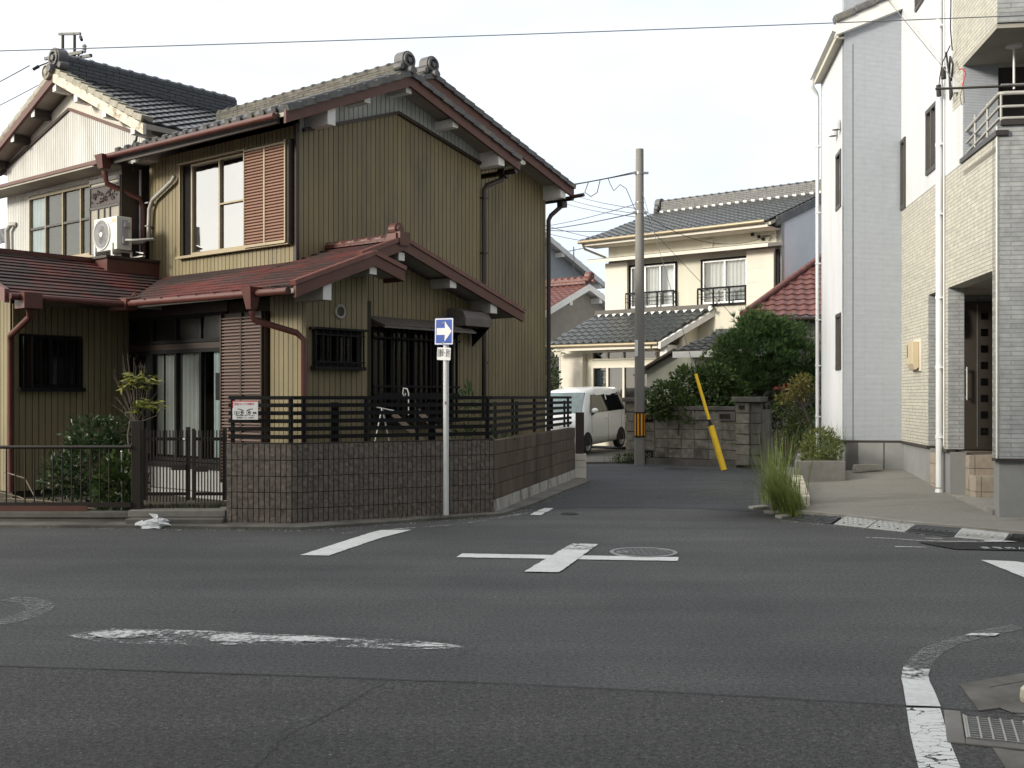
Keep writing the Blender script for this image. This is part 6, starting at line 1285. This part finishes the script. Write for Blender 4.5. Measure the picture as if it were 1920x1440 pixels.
for k in range(6): course(m, 3.31, 3.56, .06 + k * .235, .235, 1, .02)
m.build('gate_pillar_side', 'concrete_dark', GL, bevel=.012); m = MB(); m.wbox(WG, 2.90, 3.62, 1.48, 1.60, -.2, .18); m.build('pillar_cap', 'concrete_dark', GL, bevel=.015)
m = MB(); m.wbox(WG, 2.52, 2.94, 1.06, 1.26, .04, .075); p = m.build('letter_slot', 'metal_grey', GL); m = MB(); m.wbox(WG, 2.55, 2.82, 1.10, 1.21, .076, .08); m.build('flap', 'dark_brown', p)
m = MB(); m.wbox(WG, 3.06, 3.20, 1.33, 1.41, .115, .13); m.build('name_plate', 'ink', GL)
# ------------------------------------------------------------------ van
VN = thing('van', 'white boxy minivan with dark windows parked behind the block wall', 'van', (1.16, 29.7, .02), -rad(28)); VN.rotation_euler = (rad(2.2), 0, -rad(28)); VN.rotation_mode = 'XYZ'
W2 = .7375; LN = 3.395
st = [(0.0, .30, .72, .70, .80), (.04, .22, .90, .72, .94), (.16, .20, 1.0, .735, 1.04), (.34, .20, 1.06, .7375, 1.08)]
prof = []   # stations: y, bottom z, belt z, half width, top z, top half width
for y, zb, bl, hw, tz in st: prof.append((y, zb, bl, hw, tz, hw - .12))
prof += [(.44, .20, 1.06, .7375, 1.16, .62), (.78, .20, 1.06, .7375, 1.62, .58), (.94, .20, 1.06, .7375, 1.73, .57), (1.5, .20, 1.06, .7375, 1.78, .575), (2.4, .20, 1.06, .7375, 1.785, .58), (3.0, .20, 1.06, .7375, 1.765, .575), (3.25, .22, 1.06, .73, 1.72, .56), (3.36, .26, 1.06, .71, 1.55, .57), (3.395, .34, 1.0, .68, 1.0, .6)]
m = MB(); vs = []; K = 14
for (y, zb, bl, hw, tz, tw) in prof:
    half = [(0, zb), (hw * .8, zb), (hw - .02, zb + .06), (hw, zb + .25), (hw, min(bl, tz - .06)), (hw - (hw - tw) * .75, tz - .10 if tz > bl + .2 else tz - .05), (tw - .05, tz - .015), (0, tz)]
    ring = [(x, z) for x, z in half] + [(-x, z) for x, z in half[-2:0:-1]]
    K = len(ring); vs += [(x, y, z) for x, z in ring]
n_ = len(prof); m.faces(vs, [[i * K + j, i * K + (j + 1) % K, (i + 1) * K + (j + 1) % K, (i + 1) * K + j] for i in range(n_ - 1) for j in range(K)], True); m.poly(vs[:K]); m.poly(vs[-K:])
bd = m.build('body', 'car_white', VN)
for sg in (1, -1):
    xx = lambda z: sg * (.7375 - (.7375 - .60) * (z - 1.06) / .62 + .006)
    m = MB(); pts = [(.72, 1.10), (1.02, 1.60), (3.10, 1.62), (3.22, 1.52), (3.24, 1.10)]; m.prism([(xx(z), y, z) for y, z in pts], (sg * .006, 0, 0)); m.build('side_window', 'glass_black', VN)
    m = MB(); pts = [(.86, 1.13), (1.10, 1.57), (1.98, 1.585), (1.98, 1.13)]; m.prism([(xx(z) + sg * .007, y, z) for y, z in pts], (sg * .003, 0, 0)); pts = [(2.06, 1.13), (2.06, 1.585), (3.02, 1.58), (3.12, 1.5), (3.14, 1.13)]; m.prism([(xx(z) + sg * .007, y, z) for y, z in pts], (sg * .003, 0, 0)); m.build('side_glass', 'glass_black', VN)
    m = MB(); m.ball((0, 0, 0), 1, 14, 10); o = m.build('mirror', 'car_white', VN); o.location = (sg * .87, .78, 1.17); o.scale = (.10, .06, .075)
    m = MB(); m.bar((sg * .76, .80, 1.06), (sg * .86, .78, 1.12), .05, .05); m.build('mirror_stem', 'rubber', VN)
    for y in (1.82, 2.18): m = MB(); m.bar((sg * .752, y, .93), (sg * .752, y + .16, .93), .02, .03); m.build('door_handle', 'car_white', VN, bevel=.006)
    m = MB()
    for a, b in (((.86, .55), (.86, 1.05)), ((2.02, .28), (2.02, 1.06)), ((3.0, .5), (3.0, 1.06)), ((.95, .30), (2.6, .28))): m.bar((sg * .7385, *a), (sg * .7385, *b), .003, .008, (1, 0, 0))
    m.build('door_seam', 'rubber', VN)
    for y in (.55, 2.95):
        m = MB(); m.lathe([(.18, -.09), (.265, -.085), (.272, -.05), (.272, .05), (.265, .085), (.18, .09)], (sg * .66, y, .27), 26, (1, 0, 0)); wv = m.build('wheel', 'rubber', VN); m = MB(); m.lathe([(.001, .075), (.05, .08), (.06, .05), (.16, .06), (.182, .088), (.182, -.08)], (sg * .66, y, .27), 22, (sg, 0, 0)); rm = m.build('rim', 'galv', wv)
        m = MB()
        for k in range(6): a = k * math.pi / 3; m.bar((sg * .73, y + .05 * math.cos(a), .27 + .05 * math.sin(a)), (sg * .735, y + .17 * math.cos(a), .27 + .17 * math.sin(a)), .03, .012, (1, 0, 0))
        m.build('spokes', 'galv', rm)
        m = MB(); pts = [(y + .33 * math.cos(rad(a)), .27 + .33 * math.sin(rad(a))) for a in range(-10, 191, 15)]; m.prism([(sg * .728, a, b) for a, b in pts], (sg * .013, 0, 0)); m.build('wheel_arch', 'rubber', VN)
m = MB(); m.hexa([(-.62, .385, 1.10), (.62, .385, 1.10), (.62, .44, 1.10), (-.62, .44, 1.10), (-.55, .81, 1.665), (.55, .81, 1.665), (.55, .87, 1.665), (-.55, .87, 1.665)]); m.build('windscreen', 'mirror_glass', VN)
for sg in (1, -1): m = MB(); m.hexa([(sg * .40, -.012, .74), (sg * .66, .03, .74), (sg * .66, .06, .74), (sg * .40, .02, .74), (sg * .40, .0, .90), (sg * .66, .06, .92), (sg * .66, .10, .92), (sg * .40, .05, .90)]); m.build('headlight', 'insul', VN)
m = MB(); m.box(-.5, .5, -.02, .03, .35, .5); m.build('grille', 'rubber', VN)
t = thing('clothes_pole', 'thin turquoise pole above the white van roof', 'pole', (1.35, 32.4, 1.72)); m = MB(); m.tube([(0, 0, .02), (1.7, -.6, -.05)], .018, 6); m.build('pole', 'mirror_glass', t)
# ------------------------------------------------------------------ planting behind the garden wall
random.seed(31)
def rooted(name, label, cat, loc, blobs, n, L, W, leaf, trunk=None, tw=.04, **k):
    t = thing(name, label, cat, loc); m = MB(); clumps(m, blobs, n, L, W, **k); m.build('foliage', leaf, t, recalc=False)
    m = MB()
    for e_ in (trunk or [(b[0], b[1], b[2]) for b in blobs[:4]]): branches(m, (0, 0, 0), e_, tw, 3, .3, 2)
    m.build('trunk', 'bark', t, recalc=False); return t
rooted('vine_bush', 'broad leafy bush spilling over the rough garden wall beside the pole', 'bush', (3.98, 25.98, 0), [(-.3, -.1, 1.6, .5, .4, .38), (.25, .1, 1.85, .5, .4, .5), (.8, -.1, 1.9, .55, .45, .5), (.1, -.38, 1.32, .65, .2, .3), (1.2, .0, 1.6, .45, .4, .5), (.5, -.55, 1.15, .55, .14, .28), (-.5, -.2, 1.35, .3, .3, .3), (1.0, -.5, 1.3, .4, .2, .3)], 6200, .11, .06, 'leaf_vine', droop=.3)
rooted('shrub', 'upright light green shrub between the bush and the pine', 'shrub', (5.0, 26.6, 0), [(-.25, 0, 2.5, .14, .14, .45), (.1, 0, 2.6, .2, .2, .5), (.15, 0, 2.1, .4, .3, .45), (-.1, .1, 1.6, .4, .35, .4)], 1100, .11, .045, 'leaf_light', up=.6)
PT = thing('pine_tree', 'dark green garden pine with bushy needle tufts in front of the red hip roof', 'tree', (6.2, 27.0, 0))
m = MB(); m.tube([(0, 0, 0), (.1, .1, .8), (-.1, 0, 1.6), (.15, 0, 2.4), (.1, 0, 3.1)], [.13, .12, .10, .08, .04], 9)
pads = [(-.1, 0, 3.35, .6, .5, .35), (-.6, -.2, 2.85, .65, .5, .38), (.45, -.1, 3.05, .75, .5, .42), (-.95, -.3, 2.35, .55, .45, .36), (.05, -.4, 2.5, .75, .45, .38), (.9, -.1, 2.5, .55, .5, .48), (-.45, -.45, 1.95, .6, .4, .34), (.5, -.3, 2.0, .6, .4, .34), (1.1, .1, 1.95, .45, .4, .42), (.1, .2, 2.9, .8, .6, .5), (-.9, -.2, 1.9, .4, .4, .3)]
for p in pads: branches(m, (0, 0, max(.8, p[2] - .5)), (p[0], p[1], p[2] - .1), .03, 3, .3, 2)
m.build('trunk', 'bark', PT, recalc=False); m = MB()
for (x, y, z, rx, ry, rz) in pads:
    for _ in range(int(190 * rx * ry / .25)):
        d = rv(); q = random.uniform(.5, 1.02); c = V((x + d.x * rx * q, y + d.y * ry * q, z + d.z * rz * q)); ax = (V((d.x * .6, d.y * .6, .7)) + rv(.4)).normalized()
        for _ in range(12):
            dd = (ax + rv(.75)).normalized(); m.leaf(c, dd, rv(), random.uniform(.12, .21), .018)
for (x, y, z, rx, ry, rz) in pads:      # stray candles standing out of each pad
    for _ in range(9):
        d = rv(); d.z = abs(d.z); c = V((x + d.x * rx * 1.15, y + d.y * ry * 1.15, z + d.z * rz * 1.25))
        for _k in range(16): m.leaf(c, (V((d.x * .4, d.y * .4, 1)) + rv(.6)).normalized(), rv(), random.uniform(.12, .22), .015)
m.build('foliage', 'leaf_pine', PT, recalc=False)
rooted('hedge', 'dark shaded shrubs filling the gap under the pine behind the gate pillar', 'shrub', (6.5, 25.9, 0), [(.3, .6, 1.2, .6, .4, .9), (-.3, .9, 1.5, .7, .4, .7), (.7, .4, .8, .5, .4, .7), (.9, .8, 2.0, .4, .4, .6)], 3000, .10, .05, 'leaf_dark', up=.1)
t = thing('maple_tree', 'small tree with orange tinted yellow leaves beside the white house corner', 'tree', (6.55, 24.6, 0)); m = MB(); m.tube([(.25, 0, 0), (.18, 0, .6), (.1, 0, 1.1), (-.05, 0, 1.5)], [.06, .05, .045, .03], 8)
for e_ in ((-.4, 0, 1.75), (.1, 0, 2.0), (.3, 0, 1.8), (-.2, 0, 1.95)): branches(m, (.0, 0, 1.35), e_, .02, 3, .2, 2)
m.build('trunk', 'bark_grey', t, recalc=False); m = MB(); clumps(m, [(-.05, 0, 1.75, .32, .25, .22), (.0, 0, 1.95, .25, .2, .16), (-.4, 0, 1.55, .25, .2, .12)], 700, .11, .03, shell=.2); m.build('foliage', 'leaf_orange', t, recalc=False); m = MB(); clumps(m, [(.35, 0, 1.8, .25, .2, .3), (-.4, .1, 1.3, .35, .25, .2), (.1, .2, .9, .5, .3, .4)], 900, .10, .04); m.build('lower_foliage', 'leaf_light', t, recalc=False)
m = MB(); clumps(m, [(0, 0, 0, .2, .12, .04)], 34, .10, .03, shell=.1); t = m.build('red_leaves', 'leaf_red', recalc=False); t.location = (6.2, 25.2, 1.80); tag(t, 'spray of bright red leaves above the gate pillar', 'leaves')
rooted('shrub', 'dark shrub standing behind the white van beside the olive house corner', 'shrub', (1.12, 33.3, 0), [(0, 0, 2.1, .32, .3, 1.0), (.1, 0, 1.4, .35, .3, .7), (-.15, 0, 2.9, .2, .2, .4)], 1500, .12, .06, 'leaf_dark')
m = MB(); blades(m, 90, (0, 0, 0), .25, .05, .28, (0, 0), .012, 3); clumps(m, [(.0, 0, .1, .35, .08, .1)], 200, .06, .03); t = m.build('weeds', 'leaf_vine', recalc=False); t.location = (2.75, 26.2, .03); tag(t, 'patch of weeds at the foot of the left garden pillar', 'weeds')

# ------------------------------------------------------------------ added houses, unseen behind and beside the viewpoint, put in to shade the street
def shade_house(loc, sx, sy, h, label, wallm, roofm, ax):
    t = thing('house', label, 'house', loc); m = MB(); m.box(-sx / 2, sx / 2, -sy / 2, sy / 2, 0, h); m.build('wall', wallm, t)
    r = MB(); O = sx / 2 + .5
    tile_roof(r, (-O, -sy / 2 - .5, h), (1, 0, 0), (0, sy / 2 + .5, 1.9), 2 * O, 16, amp=0, step=.03); tile_roof(r, (-O, sy / 2 + .5, h), (1, 0, 0), (0, -sy / 2 - .5, 1.9), 2 * O, 16, amp=0, step=.03); r.build('roof', roofm, t)
    m = MB(); m.prism([(-sx / 2, -sy / 2, h), (-sx / 2, 0, h + 1.7), (-sx / 2, sy / 2, h)], (sx, 0, 0)); m.build('gable', wallm, t)
    Wf = frameW((0, sy / 2, 0), (-1, 0, 0), (0, 1, 0)); Ws = frameW((ax * sx / 2, 0, 0), (0, 1, 0), (ax, 0, 0))
    for z in (.9, 3.8):
        for s in (-sx / 4, sx / 4): sash(Wf, t, s - .8, s + .8, z, z + 1.2, 2, .05, .08, 'alu_dark', 'glass_dark', back=.01)
        for s in (-sy / 4, sy / 4): sash(Ws, t, s - .8, s + .8, z, z + 1.2, 2, .05, .08, 'alu_dark', 'glass_dark', back=.01)
shade_house((-8.7, -2.2, 0), 7.6, 13, 7.6, 'taupe house added to shade the road, unseen behind the viewpoint at left', 'taupe_wall', 'tile_grey', 1)
shade_house((8.3, -2.8, 0), 9.6, 13, 8.2, 'grey house added to shade the olive house, unseen behind the viewpoint at right', 'bluegrey_wall', 'tile_dark', -1)
shade_house((-17.8, -.9, 0), 8.6, 11.6, 8.8, 'pale house added to block low sun, unseen across the main street at the left', 'plaster', 'tile_grey', 1)
random.seed(77); m = MB()
def chip(x, y, z, r_): m.hexa([(x - r_, y - r_ * .7, z), (x + r_, y - r_ * .6, z), (x + r_ * .8, y + r_ * .7, z), (x - r_ * .7, y + r_ * .8, z), (x - r_ * .7, y - r_ * .4, z + r_ * .7), (x + r_ * .6, y - r_ * .4, z + r_ * .8), (x + r_ * .5, y + r_ * .5, z + r_ * .6), (x - r_ * .5, y + r_ * .5, z + r_ * .7)])
for i in range(260):
    k_ = random.randrange(len(kl) - 1); f = random.random(); x, y = kl[k_][0] + (kl[k_ + 1][0] - kl[k_][0]) * f, kl[k_][1] + (kl[k_ + 1][1] - kl[k_][1]) * f; chip(x + random.uniform(.0, .12), y - abs(random.gauss(0, .10)), .0, random.uniform(.004, .014))
for i in range(120): chip(random.uniform(-3, 3.4), random.uniform(4.8, 12.5), .002, random.uniform(.003, .008))
for i in range(120): t_ = random.random(); chip(3.5 + 1.9 * t_ + random.gauss(0, .05), 14.1 - 2.1 * t_ + random.gauss(0, .06), .0, random.uniform(.004, .012))
o = m.build('grit', 'concrete', recalc=False); o['kind'] = 'stuff'; o['label'] = 'loose grit scattered on the asphalt and along the kerb'; o['category'] = 'grit'
m = MB(); random.seed(78)
for i in range(90):
    k_ = random.randrange(2, len(kl) - 2); f = random.random(); x, y = kl[k_][0] + (kl[k_ + 1][0] - kl[k_][0]) * f, kl[k_][1] + (kl[k_ + 1][1] - kl[k_][1]) * f; m.leaf(V((x + random.uniform(-.02, .12), y - abs(random.gauss(0, .08)), .012)), V((random.gauss(0, 1), random.gauss(0, 1), .15)), V((0, 0, 1)) + rv(.3), random.uniform(.03, .06), .02)
for i in range(60):
    x, y = random.gauss(3.7, .25), random.gauss(14.5, .4); m.leaf(V((x, y, .012)), V((random.gauss(0, 1), random.gauss(0, 1), .1)), V((0, 0, 1)) + rv(.3), random.uniform(.03, .08), .015)
o = m.build('leaf_litter', 'leaf_mix', recalc=False); o['kind'] = 'stuff'; o['label'] = 'dry fallen leaves caught along the kerb and under the grass'; o['category'] = 'leaves'
m = MB(); blades(m, 60, (0, 0, 0), .5, .015, .14, (0, 0), .008, 3); o = m.build('weeds', 'leaf_vine', recalc=False); o.location = (-1.6, 13.98, .03); tag(o, 'tiny weeds growing at the foot of the ribbed brown block wall', 'weeds')
